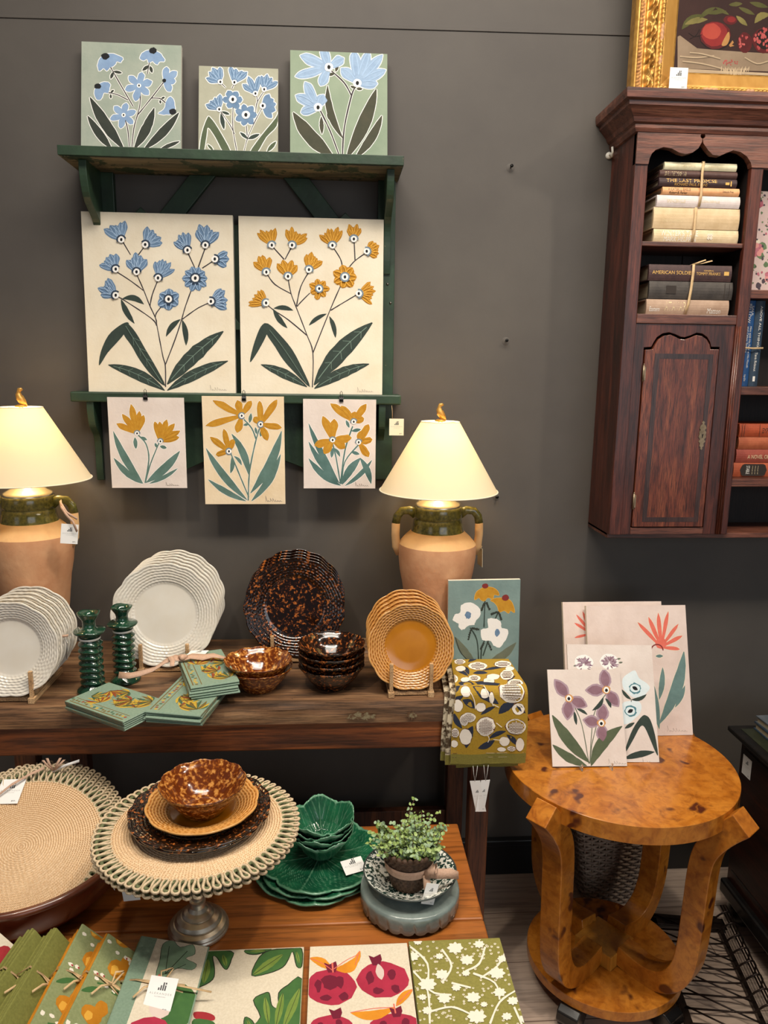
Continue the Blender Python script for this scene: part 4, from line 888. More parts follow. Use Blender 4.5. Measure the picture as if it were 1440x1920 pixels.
obj('string', MB().tube([(-.012, -.012, .012), (.0, -.015, .0), (.006, -.01, -.006), (.008, .0, -.008), (.012, .006, -.004)], .0018, m_jute, 6), t)
# ================================================================ plates
def glaze(name, c, c2, rough=.14, sc=30, bump=0): return mat(name, c, c2, rough=rough, sc=sc, coat=.5, bump=bump)
m_cream = glaze('cream_glaze', '#dcd7cd', '#d8d1c4', sc=12)
m_tort = mottle('tortoise_glaze', '#160b07', '#3a1a0b', '#b0642c', 130, .12, .53)
m_amb = mottle('amber_mottled_glaze', '#5e2a0e', '#8a4a17', '#c98f48', 115, .12, .50)
m_yel = glaze('ochre_glaze', '#b57416', '#a9690f', sc=12)
def ochre_rim():
    t = m_yel.node_tree; p = t.nodes['Principled BSDF']; co = coord(t)
    src = p.inputs['Base Color'].links[0].from_socket
    mp = t.nodes.new('ShaderNodeVectorMath'); mp.operation = 'MULTIPLY'; mp.inputs[1].default_value = (10, 10, 0); t.links.new(co, mp.inputs[0])
    ln = t.nodes.new('ShaderNodeVectorMath'); ln.operation = 'LENGTH'; t.links.new(mp.outputs[0], ln.inputs[0])
    g = t.nodes.new('ShaderNodeNewGeometry'); rim = ramp(t, g.outputs['Pointiness'], [(.47, '#9a5c18'), (.53, '#d39c58')])
    f = ramp(t, ln.outputs['Value'], [(.64, '#000000'), (.66, '#ffffff')])
    t.links.new(mix(t, f, src, rim), p.inputs['Base Color'])
ochre_rim()
def basket_plate(R, m, nsc=14, well=.60, seg=168):
    """scalloped plate with woven rim, face up, foot at z=0"""
    H = .016; prof = [(0, .004), (R*well*.6, .004), (R*well*.93, .0042)]
    nr = 34
    for i in range(nr+1):
        u = i/nr; r = R*(well+(1-well)*u); z = .005+H*(u**.8)
        prof.append((r, z))
    prof += [(R*1.0, .005+H-.004), (R*.8, .009), (R*well, .001), (R*well*.9, 0), (R*well*.84, .001), (0, .001)]
    pitch = (1-well)*R/7.5
    def fn(a, r, z):
        e = max(0, (r/R-well)/(1-well))
        if e > 0 and z > .0045:
            k = (r-R*well)/pitch; ring = math.cos(2*PI*k); row = int(k)
            z += .0008*ring*(1 if e < .97 else 0)+.0009*math.cos(a*nsc*4+row*PI)*(0 if e > .95 else 1)
        s_ = abs(math.sin(a*nsc/2))
        r2 = r*(1+.030*(s_-.5)*max(0, e)**1.5); z += .0016*(s_-.5)*max(0, e)**2
        return r2, z
    return MB().lathe(prof, m, seg, fn)
def standing(mb, label, x, y, zb, R, lean_, group, name='plate', cat='plate', yaw=0):
    """plate standing on its edge, facing the room, leaning back; local origin = plate foot centre"""
    o = obj(name, mb, label=label, cat=cat, group=group)
    place_standing(o, x, y, zb, R, lean_, yaw); return o
def place_standing(o, x, y, zb, R, lean_, yaw=0):
    # face normal (+z local) turns to -Y
    o.rotation_euler = (PI/2-lean_, 0, yaw)
    o.location = (x, y+R*math.sin(lean_)+.018, zb+R*math.cos(lean_))
m_ash = wood('pale_rack_wood', '#a9825a', '#c39c70', '#d3b084', axis=1, rough=.6, g=1.5)
def plate_rack(label, x, y0, wd, dp, n, pitch, peg=.065):
    t = thing('plate_rack', label, 'rack', (x, y0, .8105))
    for s_ in (-1, 1):
        obj('rail', MB().box(s_*wd/2-.0075, s_*wd/2+.0075, 0, dp, 0, .014, m_ash), t, bev=.001)
        for i in range(n):
            yy = .008+i*pitch
            obj('peg', MB().box(s_*wd/2-.0045, s_*wd/2+.0045, yy-.0045, yy+.0045, .014, .014+peg*(1 if i == 0 else .55), m_ash), t, bev=.001)
    for yy in (.012, dp-.02): obj('cross_bar', MB().box(-wd/2+.0075, wd/2-.0075, yy, yy+.012, .002, .012, m_ash), t, bev=.001)
    return t
plate_rack('pale wooden rack holding the left stack of cream plates', -.765, -.436, .098, .19, 7, .0265)
plate_rack('pale wooden rack under the large cream plates in the middle', -.443, -.268, .12, .23, 7, .03)
plate_rack('pale wooden rack under the dark tortoiseshell plates', -.107, -.213, .12, .19, 6, .03)
plate_rack('pale wooden rack holding the ochre yellow plates at the bench front', .189, -.437, .098, .20, 7, .027, .072)
def plate_row(mb, labels, x, y0, R, n, pitch, lean_, group, zb=.8245, dx=0):
    o = None
    for k in range(n):
        lb = labels[k]
        if o is None: o = standing(mb, lb, x, y0, zb, R, lean_, group); q = o
        else: q = copytree(o, label=lb); place_standing(q, x, y0+k*pitch, zb, R, lean_)
        q.location.x = x+dx*k; q.rotation_euler.y = 0
    return o
nth = ['front', 'second', 'third', 'fourth', 'fifth', 'rearmost']
plate_row(basket_plate(.113, m_cream, 12), ['cream woven-rim salad plate, %s in the rack at the left edge' % k for k in nth], -.765, -.428, .113, 6, .0265, .13, 'cream salad plates in the left rack')
plate_row(basket_plate(.136, m_cream, 15), ['large cream woven-rim plate, %s in the rack right of the candlesticks' % k for k in nth], -.443, -.257, .136, 6, .029, .14, 'large cream plates in the middle rack')
plate_row(basket_plate(.136, m_tort, 15), ['dark tortoiseshell woven-rim plate, %s in its rack' % k for k in ('front', 'second', 'third', 'rearmost')], -.107, -.200, .136, 4, .030, .14, 'dark tortoiseshell plates in the rack')
plate_row(basket_plate(.106, m_yel, 12), ['ochre yellow woven-rim plate, %s in the rack by the tea towels' % k for k in ('front', 'second', 'third', 'fourth', 'rearmost')], .189, -.426, .106, 5, .031, .15, 'ochre plates in the rack')
# ================================================================ small bowls
def bowl_mesh(R, H, m, foot=.5, nsc=12, th=.004, rope=True):
    f = R*foot
    prof = [(0, .006), (f*.8, .006), (f*1.05, .012), (R*.72, H*.48), (R*.86, H*.78), (R*.97, H*.93), (R, H), (R*1.0, H-.0035), (R*.9, H*.76), (R*.76, H*.44), (f*1.05, .003), (f, 0), (f*.85, 0), (f*.8, .003), (0, .003)]
    P2 = []
    for i in range(len(prof)-1):
        for k in range(3): t_ = k/3; P2.append((prof[i][0]*(1-t_)+prof[i+1][0]*t_, prof[i][1]*(1-t_)+prof[i+1][1]*t_))
    P2.append(prof[-1])
    def fn(a, r, z):
        e = max(0, z/H-.6)/.4; s_ = abs(math.sin(a*nsc/2))
        return r*(1+.03*(s_-.5)*e)+.0008*math.cos(a*nsc*4)*(e > .8), z+.002*(s_-.5)*e
    return MB().lathe(P2, m, 120, fn)
bA = obj('bowl', bowl_mesh(.083, .060, m_amb), loc=(-.187, -.362, .8105), label='mottled amber bowl, lower one of the pair on the bench', cat='bowl', group='amber bowls on the bench')
copytree(bA, (-.189, -.362, .8275), (0, 0, .3), 'mottled amber bowl, upper one of the pair on the bench')
bD = obj('bowl', bowl_mesh(.083, .060, m_tort, .48), loc=(-.006, -.355, .8105), label='dark tortoiseshell bowl, bottom of the pile of four', cat='bowl', group='dark bowls piled on the bench')
for k, lb in enumerate(('second from bottom', 'third from bottom', 'topmost')): copytree(bD, (-.006, -.355, .8105+.0185*(k+1)), (0, 0, .7*k), 'dark tortoiseshell bowl, %s of the pile of four' % lb)
# ================================================================ green candlesticks
m_cgl = mat('dark_green_glaze', '#0f2b20', '#1d4531', rough=.1, sc=30, coat=.7, lo=.35, hi=.65)
m_lab = mat('white_label', '#dcdad5', rough=.6)
def candlestick(label, x, y, h, rz):
    t = thing('candlestick', label, 'candlestick', (x, y, .8105), rz, 'green candlesticks')
    k = h/.21; P_ = [(0, 0), (.037, 0), (.038, .004), (.036, .009), (.030, .014), (.026, .020)]
    for i in range(7):
        z = .022+i*.0165; P_ += [(.0225, z), (.024, z+.003), (.0285, z+.007), (.0285, z+.009), (.024, z+.0125), (.0225, z+.0155)]
    P_ += [(.0225, .140), (.0225, .148), (.025, .152), (.036, .160), (.0375, .163), (.035, .1655), (.022, .166), (.016, .170), (.0145, .182), (.016, .190), (.0255, .206), (.0265, .209), (.024, .210), (.013, .200), (.0115, .186), (0, .186)]
    wob = lambda a, r, z: (r*(1+.02*math.sin(a*3+z*60)+.012*math.sin(a*5)), z+(.0015*math.sin(a*3+1) if r > .02 else 0))
    obj('stick', MB().lathe([(r, z*k) for r, z in P_], m_cgl, 48, wob), t)
    obj('label_band', MB().lathe([(.0246, .1415*k), (.0252, .1440*k), (.0246, .1465*k)], m_lab, 40), t, label='white paper band')
candlestick('dark green ribbed ceramic candlestick, the nearer one beside the left cream plates', -.592, -.372, .205, .3)
candlestick('dark green ribbed ceramic candlestick, the further one touching the large cream plates', -.532, -.305, .198, 2.1)
t = thing('price_card', 'pale blue-white price card tied to the rack of the left cream plates', 'tag', (-.655, -.36, .945))
obj('card', card_mesh(.034, .062, None), t, rot=(.1, .5, -.9), loc=(0, 0, 0), fix=False)
obj('ribbon_tie', MB().strip([(-.035, .02, .0), (-.015, .0, .004), (.012, -.012, .012)], (0, 0, .003), m_rib), t)
# ================================================================ napkins
nap = dict(g=mat('napkin_sage', '#7e9382', '#728a79', rough=.85, sc=200, bump=.2), e=mat('napkin_edge', '#8a6a42', '#64725a', rough=.85, sc=90), y=paint('print_yellow', '#b99a34'), r=paint('print_rust', '#8d4425'), d=paint('print_dark', '#2f3521'), br=paint('print_brown', '#6d5a2c'), gd=paint('print_green', '#3f5c45'))
def napkin_art(seed, L, Wd):
    A = Art(0, 0, 1); R_ = random.Random(seed); sc = 1000
    def plume(x, y, a, l, cs):
        l *= 1.45
        for i in range(9):
            t_ = i/8; b = a+(t_-.5)*2.2; m = cs[i % len(cs)]
            A.leaf(x, y, x+l*math.cos(b)*(.7+.3*math.cos((t_-.5)*3)), y+l*math.sin(b)*(.7+.3*math.cos((t_-.5)*3)), l*.16, m, l*.06, 4, None, n=6)
            A.line([(x, y), (x+l*.8*math.cos(b), y+l*.8*math.sin(b))], l*.012, nap['d'], 5, False)
    W_, H_ = L*sc, Wd*sc
    A.raw([(6, 8), (9, 8), (9, H_-8), (6, H_-8)], nap['br'], 3); A.raw([(26, 8), (28, 8), (28, H_-8), (26, H_-8)], nap['br'], 3)
    for i in range(int(H_/9)): A.disc(17+R_.uniform(-3, 3), 12+i*9, 4.2, nap[R_.choice(('y', 'br', 'r', 'gd'))], 4, 3.2, 7)
    plume(W_*.5, H_*.16, .6, W_*.28, (nap['y'], nap['r'], nap['y'])); plume(W_*.85, H_*.12, 2, W_*.26, (nap['gd'], nap['y'], nap['br'])); plume(W_*.3, H_*.62, 1, W_*.26, (nap['y'], nap['r'])); plume(W_*.9, H_*.55, 2.6, W_*.24, (nap['y'], nap['br'], nap['gd'])); plume(W_*.36, H_*.4, R_.uniform(-.4, .6), W_*.3, (nap['y'], nap['gd'], nap['y'])); plume(W_*.68, H_*.35, 2.4, W_*.26, (nap['r'], nap['y'], nap['br'])); plume(W_*.75, H_*.78, -2, W_*.24, (nap['r'], nap['y'])); plume(W_*.4, H_*.85, -.9, W_*.2, (nap['gd'], nap['y']))
    return A
def napkin_stack(labels, corner, ux, vy, L, Wd, z0, th, n, seed, tilt=0):
    """corner = front-left; ux direction of the long side in plan, vy the other"""
    U = Vector(ux).normalized(); V_ = Vector((vy[0], vy[1], 0)).normalized()
    for k in range(n):
        R_ = random.Random(seed*10+k); off = Vector(corner)+U*R_.uniform(-.004, .004)+V_*R_.uniform(-.003, .003)
        a = R_.uniform(-.03, .03)
        b = MB(); nz = 6
        # folded block with a rounded fold on one long side
        poly = [(0, 0), (Wd, 0), (Wd, th*.95)]+[(-th*.45*math.sin(PI*i/nz), th*.95-(th*.95)*i/nz) for i in range(0, nz)]
        b.prism([(p, q) for p, q in poly], 0, L, nap['g'], 'x')
        for q in (.33, .66): b.box(-.0004, L+.0004, .002, Wd+.0004, th*q-.0004, th*q+.0004, nap['e'])
        if k >= n-2:
            A = napkin_art(seed+k, L, Wd)
            lay_art(b, A.items, lambda px, py: (px/1000, py/1000), (.001, L-.001, .001, Wd-.001), lambda u, v, e: (u, v, th*.95+e))
        o = obj('napkin', b, label=labels[k], cat='napkin', group='folded sage napkins', fix=False)
        ang = math.atan2(U.y, U.x)+a
        o.location = (off.x, off.y, z0+k*th); o.rotation_euler = (tilt, 0, ang)
pos5 = ('bottom', 'second from bottom', 'middle', 'second from top', 'topmost')
napkin_stack(['sage print napkin, %s in the left bundle beside the candlesticks' % q for q in pos5], (-.460, -.585, .8), (.57, .82, 0), (0, 1), .125, .195, .8115, .0048, 5, 1)
napkin_stack(['sage print napkin, %s in the middle bundle' % q for q in pos5], (-.425, -.545, .8), (1, -.2, 0), (.25, 1), .13, .22, .8125, .0055, 5, 2)
napkin_stack(['sage print napkin, %s in the right bundle nearest the amber bowls' % q for q in pos5], (-.332, -.490, .8), (1, .33, 0), (-.35, 1), .113, .215, .8405, .006, 5, 3)
tr = thing('ribbon', 'dusty pink linen ribbon knotted across the three napkin bundles', 'ribbon', (-.40, -.33, .872))
rb = MB(); wv = [(0, .006, .006), (0, .009, .004), (0, .008, .004), (.002, .006, .004), (0, .010, .003), (0, .012, .003), (0, .007, .004)]
rb.strip([(-.135, -.02, -.028), (-.105, -.03, -.026), (-.075, -.034, -.018), (-.045, -.028, -.010), (-.02, -.01, .004), (.0, .0, .008), (.02, -.004, .006)], wv, m_rib, .0015)
rb.strip([(.02, -.004, .006), (.04, .004, .010), (.07, .006, .006), (.095, .002, .012), (.13, -.004, .006)], [(0, .008, .003), (0, .012, .002), (0, .010, .004), (0, .009, .002), (0, .003, .001)], m_rib, .0015)
rb.strip([(-.025, .02, .002), (-.01, .0, .011), (.0, -.03, .010), (.003, -.05, .006)], [(.006, 0, 0), (.008, 0, .002), (.006, 0, 0), (.005, 0, 0)], m_rib, .0015)
obj('ribbon_band', rb, tr)
obj('knot', MB().lathe([(0, -.006), (.008, -.004), (.011, 0), (.008, .006), (0, .008)], m_rib, 14, lambda a, r, z: (r*(1+.25*math.sin(3*a)), z)), tr, loc=(.02, -.004, .010))
tg = price_card('white label lying on the right napkin bundle under the ribbon', (-.372, -.262, .8745), (.95, -.25, 0), (.1, .95, .0), .048, .034)
# ================================================================ teal canvas leaning on the bench
A = Art(810, 1060, 3.84)
A.poly([(145, 385), (160, 355), (195, 340), (205, 290), (240, 270), (290, 275), (340, 320), (340, 370), (310, 400), (300, 430), (250, 440), (220, 465), (190, 455), (185, 420), (150, 400)], K['white'], 4, jit=3)
A.disc(255, 360, 22, K['blue'], 6, 28, jit=.2)
A.poly([(395, 390), (440, 385), (490, 410), (500, 455), (540, 465), (540, 510), (515, 560), (480, 598), (440, 580), (420, 550), (370, 545), (348, 520), (350, 465), (400, 450)], K['white'], 4, jit=3)
A.disc(465, 490, 20, K['blue'], 6, 28, jit=.2)
A.hal = (K['ochl'], 3)
A.poly([(300, 250), (310, 200), (340, 175), (375, 160), (430, 165), (465, 190), (475, 220), (440, 215), (430, 245), (395, 235), (370, 260), (345, 250), (330, 235)], K['och2'], 4)
A.poly([(415, 255), (460, 240), (530, 245), (570, 275), (590, 345), (560, 330), (545, 350), (515, 330), (480, 340), (465, 300), (440, 270)], K['och2'], 4); A.hal = None
A.disc(375, 152, 24, K['red'], 6, 18); A.disc(522, 238, 26, K['red'], 6, 22)
for l in ([(375, 260), (372, 360), (370, 450)], [(475, 335), (450, 390)], [(270, 450), (320, 540), (335, 700)], [(375, 545), (355, 600), (350, 700)], [(400, 550), (365, 655)]): A.line(l, 9, K['leafd'])
for x0, y0, x1, y1 in ((370, 275, 350, 330), (385, 270, 410, 325), (465, 340, 420, 357), (475, 345, 495, 398), (275, 465, 258, 540), (280, 455, 337, 465), (370, 560, 348, 610), (395, 550, 428, 615)):
    for i in range(5):
        t_ = (i+.5)/5; x, y = x0+(x1-x0)*t_, y0+(y1-y0)*t_; A.disc(x, y, 8, K['leafk'], 5, 9, 7, .3)
A.leaf(160, 515, 320, 720, 55, K['greyol'], -10); A.leaf(602, 562, 380, 720, 60, K['greyol'], -20)
A.line([(165, 520), (200, 620), (250, 680)], 6, K['leafk'], 4)
canvas('teal canvas with two white and two yellow flowers, standing behind the draped tea towels', O=(.300, -.292, .811), U=(1, 0, 0), V=(-.006, .010, .25), wd=.190, ht=.252, th=.012, bg=K['teal'], art=A)
# ================================================================ tea towels over the bench edge
tw = dict(m=mat('towel_mustard', '#a3821f', '#98781a', rough=.85, sc=300, bump=.2), o=mat('towel_olive_band', '#7c7430', '#736b2b', rough=.85, sc=300, bump=.2), w=mat('print_white', '#e6ddd0', rough=.85), n=mat('print_navy', '#1c2438', rough=.85), l=mat('print_line', '#5a2e2a', rough=.85), e=mat('towel_print_edge', '#c9bba0', '#4c3a25', rough=.85, sc=55, lo=.45, hi=.55))
def lay_cut(mb, items, to, rect, surf, cuts, stp=.000004):
    out = []
    for i, (pts, m, layer) in enumerate(sorted(items, key=lambda q: q[2])):
        P_ = [to(*p) for p in pts]
        for a, b_ in zip(cuts[:-1], cuts[1:]):
            q = clip_poly(P_, rect[0], rect[1], max(a, rect[2]), min(b_, rect[3]))
            if len(q) >= 3: mb.add([surf(u, v, .00015+i*stp) for u, v in q], [tuple(range(len(q)))], m)
YT, YF, ZT, ZH = -.225, -.478, .833, .664
def drape(off_in, xl, xr, ytop, zh, z0):
    """profile over the edge: v=0 at the back; returns surf(u=x, v=len)"""
    pts = [(ytop, z0)]+[(YF+.022-.0+(-.022)*math.sin(a), z0-.022+.022*math.cos(a)) for a in [i*PI/2/6 for i in range(7)]]+[(YF-.004, (z0+zh)/2), (YF, zh)]
    acc = [0]
    for a, b_ in zip(pts, pts[1:]): acc.append(acc[-1]+math.hypot(b_[0]-a[0], b_[1]-a[1]))
    def at(v, e):
        for i in range(len(pts)-1):
            if v <= acc[i+1] or i == len(pts)-2:
                t_ = (v-acc[i])/(acc[i+1]-acc[i]); a, b_ = pts[i], pts[i+1]; dy, dz = b_[0]-a[0], b_[1]-a[1]; L = math.hypot(dy, dz)
                return a[0]+dy*t_+dz/L*e, a[1]+dz*t_-dy/L*e
    return at, acc
def towel(label, xl0, xr0, xl1, xr1, ytop, zh, z0, art=None, seed=0, yoff=0, name='tea_towel'):
    at, acc = drape(0, 0, 0, ytop, zh, z0); Lv = acc[-1]; vb = Lv-.030
    cuts = sorted(set([0, Lv]+acc+[Lv*i/14 for i in range(1, 14)]))
    t = thing(name, label, 'towel', (.37, YF, .83), 0, 'tea towels draped over the bench')
    def surf(x, v, e):
        wv = .0022*math.sin(x*60+seed)*min(1, v/.2)
        y, z = at(v, e+wv); return (x-.37, y-YF+yoff, z-.83)
    def edge(v): f = min(1, v/.28); return xl0+(xl1-xl0)*f, xr0+(xr1-xr0)*f
    b = MB(); nu = 14
    for a, c in zip(cuts[:-1], cuts[1:]):
        l0, r0 = edge(a); l1, r1 = edge(c); m = tw['o'] if (a+c)/2 > vb else (tw['m'] if art else tw['e'])
        for i in range(nu):
            f, g = i/nu, (i+1)/nu
            b.add([surf(l0+(r0-l0)*f, a, 0), surf(l0+(r0-l0)*g, a, 0), surf(l1+(r1-l1)*g, c, 0), surf(l1+(r1-l1)*f, c, 0)], [(0, 1, 2, 3)], m)
            b.add([surf(l0+(r0-l0)*f, a, -.004), surf(l0+(r0-l0)*g, a, -.004), surf(l1+(r1-l1)*g, c, -.004), surf(l1+(r1-l1)*f, c, -.004)], [(0, 1, 2, 3)], m)
        for s_ in (0, 1):
            p0, p1 = (l0, r0)[s_], (l1, r1)[s_]
            b.add([surf(p0, a, 0), surf(p1, c, 0), surf(p1, c, -.004), surf(p0, a, -.004)], [(0, 1, 2, 3)], tw['e'])
    for v in (0, Lv):
        l0, r0 = edge(v); b.add([surf(l0, v, 0), surf(r0, v, 0), surf(r0, v, -.004), surf(l0, v, -.004)], [(0, 1, 2, 3)], tw['o'])
    if art:
        def to(px, py):
            p = T(px, py, z0)
            if p.y > YF+.02: v = ytop-p.y
            else:
                p = W(px, py, YF); v = acc[7]+(z0-.022-p.z) if p.z < z0-.022 else acc[1]+(acc[7]-acc[1])*max(0, (z0-p.z)/.022)
            l, r = edge(v); return (p.x, v)
        # trim to the towel outline by clipping against the narrowest edges per strip
        for a, c in zip(cuts[:-1], cuts[1:]):
            l, r = edge((a+c)/2); lay_cut(b, art.items, to, (l+.0008, r-.0008, a, min(c, vb)), surf, [a, c], .000004) if a < vb else None
        b.add([surf(xl1+.004, vb+.001, .0005), surf(xr1-.004, vb+.001, .0005), surf(xr1-.004, vb+.002, .0005), surf(xl1+.004, vb+.002, .0005)], [(0, 1, 2, 3)], tw['e'])
        b.add([surf(xl1+.004, vb+.012, .0005), surf(xr1-.004, vb+.012, .0005), surf(xr1-.004, vb+.0126, .0005), surf(xl1+.004, vb+.0126, .0005)], [(0, 1, 2, 3)], tw['e'])
    obj('cloth', b, t, fix=False); return t
A = Art(810, 1060, 3.84); w_, n_, l_ = tw['w'], tw['n'], tw['l']
def fruit(x, y, rx, ry, m=None, layer=4, dots=False):
    A.disc(x, y, rx*1.05, l_, layer-1, ry*1.05, 18); A.disc(x, y, rx, m or w_, layer, ry, 18)
    if dots:
        k = 0
        for i in range(-6, 7):
            for j in range(-6, 7):
                xx, yy = x+i*11+(j % 2)*5.5, y+j*10
                if ((xx-x)/rx)**2+((yy-y)/ry)**2 < .55: A.disc(xx, yy, 5.5, l_, layer+1, 4.8, 7); A.disc(xx, yy, 4.4, w_, layer+2, 3.8, 7)
for a in ((335, 665, 260, 695, 26, 5), (395, 665, 520, 668, 26, 6), (360, 755, 530, 735, 18, 6), (180, 760, 260, 800, 24, 8), (295, 780, 400, 772, 26, 5), (225, 730, 265, 790, 30, 8), (540, 855, 600, 800, 22, 8), (150, 940, 215, 885, 44, 10), (150, 960, 225, 945, 26, -8), (190, 845, 320, 890, 50, 8), (310, 845, 490, 850, 46, -10), (220, 970, 305, 1025, 52, 10), (300, 905, 480, 1000, 60, 8), (350, 1070, 455, 1020, 30, 6), (480, 1068, 590, 990, 56, 10), (155, 1060, 215, 1170, 40, -10), (245, 1310, 290, 1150, 70, 14), (410, 1245, 530, 1190, 34, 6), (330, 1312, 450, 1260, 50, -8), (535, 1215, 610, 1290, 36, 8), (600, 990, 670, 1060, 30, 0)):
    A.leaf(*a[:5], n_, a[5], 3)
for x, y, rx, ry, d in ((200, 695, 40, 18, 1), (330, 725, 68, 28, 1), (510, 712, 60, 24, 1), (205, 745, 36, 20, 0), (560, 745, 30, 16, 0), (150, 815, 36, 30, 1), (305, 815, 44, 22, 1), (440, 800, 48, 20, 0), (240, 825, 34, 16, 0), (540, 790, 48, 36, 1), (410, 830, 40, 22, 0), (600, 850, 56, 26, 1), (245, 925, 34, 26, 0), (575, 925, 88, 62, 1), (240, 880, 46, 14, 0), (375, 878, 50, 12, 0), (185, 1010, 36, 44, 0), (350, 1018, 36, 32, 0), (265, 1090, 46, 34, 1), (230, 1110, 30, 40, 1), (620, 1030, 44, 40, 0), (385, 1155, 68, 68, 1), (600, 1155, 72, 54, 1), (240, 1230, 42, 60, 0), (165, 1205, 28, 34, 1), (520, 1265, 36, 34, 0), (630, 1285, 30, 48, 0), (160, 1285, 26, 26, 0), (500, 1325, 30, 16, 0), (570, 1315, 30, 18, 1), (380, 935, 30, 22, 0), (430, 960, 18, 34, 0)):
    fruit(x, y, rx, ry, dots=d)
for l in ([(270, 925), (300, 960), (310, 1030)], [(400, 1220), (410, 1245), (400, 1270)], [(440, 1250), (500, 1255)], [(460, 1130), (500, 1160)], [(440, 1000), (480, 1020)], [(380, 900), (420, 960), (440, 1010)]): A.line(l, 5, w_, 5)
towel('mustard tea towel with white fruit and navy leaves, top layer over the bench edge', .308, .462, .284, .470, -.292, .654, .850, A, 0)
towel('mustard tea towel folded directly under the top fruit towel', .296, .456, .272, .462, -.288, .648, .8415, None, 1, .007)
towel('mustard tea towel under the others, its olive hem showing lowest', .290, .450, .300, .456, -.285, .638, .833, None, 2, .014)
towel('mustard tea towel at the bottom left of the draped pile', .282, .42, .262, .44, -.285, .654, .8225, None, 3, .0195)
for k, (x, y, a, lb) in enumerate(((.345, -.4835, -.22, 'left one of the crossed white tags hanging from the fruit tea towels'), (.372, -.4815, .16, 'right one of the crossed white tags hanging from the fruit tea towels'))):
    t = thing('price_card', lb, 'tag', (x, y, .64), 0, 'tags on the draped towels')
    obj('card', card_mesh(.026, .082, None, True), t, loc=(0, 0, -.028), rot=(0, a, (-.35, .35)[k]), fix=False)
    for q in (-.006, .005): obj('string', MB().tube([(q, 0, .012), (q*.6, -.001, -.01), (0, 0, -.03)], .0005, m_lab, 5), t)
# ================================================================ low pine table
PZ = .48
m_pine = wood('pine_top', '#7c3f17', '#9c5a26', '#b26d30', axis=0, rough=.36, g=.35, coat=.2, bump=.1, fm=.5)
def pine_knots():
    t = m_pine.node_tree; p = t.nodes['Principled BSDF']; co = coord(t); src = p.inputs['Base Color'].links[0].from_socket
    v = t.nodes.new('ShaderNodeTexVoronoi'); v.inputs['Scale'].default_value = 5; t.links.new(co, v.inputs['Vector'])
    f = ramp(t, v.outputs['Distance'], [(.04, '#ffffff'), (.10, '#000000')])
    t.links.new(mix(t, f, src, '#4a2410'), p.inputs['Base Color'])
pine_knots()
m_pined = wood('pine_apron', '#5a2c10', '#7a441e', '#8d552a', axis=0, rough=.5, g=.6)
pt = thing('coffee_table', 'low orange-brown pine table in front of the bench, with towels laid on it', 'table', (-.37, -.8, 0))
def Pt(name, mb, **k):
    for i, v in enumerate(mb.v): mb.v[i] = (v[0]+.37, v[1]+.8, v[2])
    return obj(name, mb, pt, **k)
Pt('top_plank', MB().box(-1.06, .311, -.789, -.456, PZ-.034, PZ, m_pine), bev=.004)
Pt('top_plank', MB().box(-1.06, .311, -1.17, -.7915, PZ-.034, PZ, m_pine), bev=.004)
Pt('apron', MB().box(-1.0, .26, -1.13, -1.10, PZ-.12, PZ-.035, m_pined)); Pt('apron', MB().box(-1.0, .26, -.53, -.50, PZ-.12, PZ-.035, m_pined))
Pt('apron', MB().box(.235, .26, -1.10, -.53, PZ-.12, PZ-.035, m_pined)); Pt('apron', MB().box(-1.0, -.975, -1.10, -.53, PZ-.12, PZ-.035, m_pined))
for x in (-1.01, .21):
    for y in (-1.14, -.55): Pt('leg', MB().box(x, x+.06, y, y+.06, 0, PZ-.035, m_pined), bev=.003)
# ================================================================ placemats
m_mat = mat('jute_cream', '#e8cdaa', '#d3b28b', rough=.85, sc=260, st=(1, 1, 1), bump=.5, bsc=400, lo=.4, hi=.6)
m_cord = mat('cream_cord', '#d2bfa2', '#b9a383', rough=.85, sc=200, bump=.4, bsc=500); m_cordg = mat('green_cord', '#6d7350', '#4f5639', rough=.85, sc=200)
def mat_rings():
    t = m_mat.node_tree; p = t.nodes['Principled BSDF']; co = coord(t); src = p.inputs['Base Color'].links[0].from_socket
    mp = t.nodes.new('ShaderNodeVectorMath'); mp.operation = 'MULTIPLY'; mp.inputs[1].default_value = (1, 1, 0); t.links.new(co, mp.inputs[0])
    ln = t.nodes.new('ShaderNodeVectorMath'); ln.operation = 'LENGTH'; t.links.new(mp.outputs[0], ln.inputs[0])
    def op(o, a, b=None):
        n = t.nodes.new('ShaderNodeMath'); n.operation = o
        for i, x in enumerate((a, b)):
            if x is None: continue
            if isinstance(x, (int, float)): n.inputs[i].default_value = x
            else: t.links.new(x, n.inputs[i])
        return n.outputs[0]
    sx = t.nodes.new('ShaderNodeSeparateXYZ'); t.links.new(co, sx.inputs[0])
    ang = op('ARCTAN2', sx.outputs[1], sx.outputs[0])
    k = op('MULTIPLY', ln.outputs['Value'], 2*PI/.005)
    tw_ = op('SINE', op('ADD', op('MULTIPLY', ang, 170), k)); rg_ = op('SINE', k)
    f = op('ADD', op('MULTIPLY', rg_, .3), op('MULTIPLY', tw_, .3))
    t.links.new(mix(t, ramp(t, op('ADD', f, .5), [(.1, '#000000'), (.55, '#ffffff')]), '#a07a50', src), p.inputs['Base Color'])
mat_rings()
def placemat_mesh():
    P_ = []; n = 33; rb = .163
    for i in range(n*4+1):
        r = rb*i/(n*4); P_.append((r, .004+.0013*math.sin(2*PI*i/4)))
    P_ += [(rb, -.004), (0, -.004)]
    fn = lambda a, r, z: (r, z+(.0007*math.sin(a*max(6, int(r*700))+r*900) if z > 0 else 0))
    b = MB().lathe(P_, m_mat, 220, fn); return b
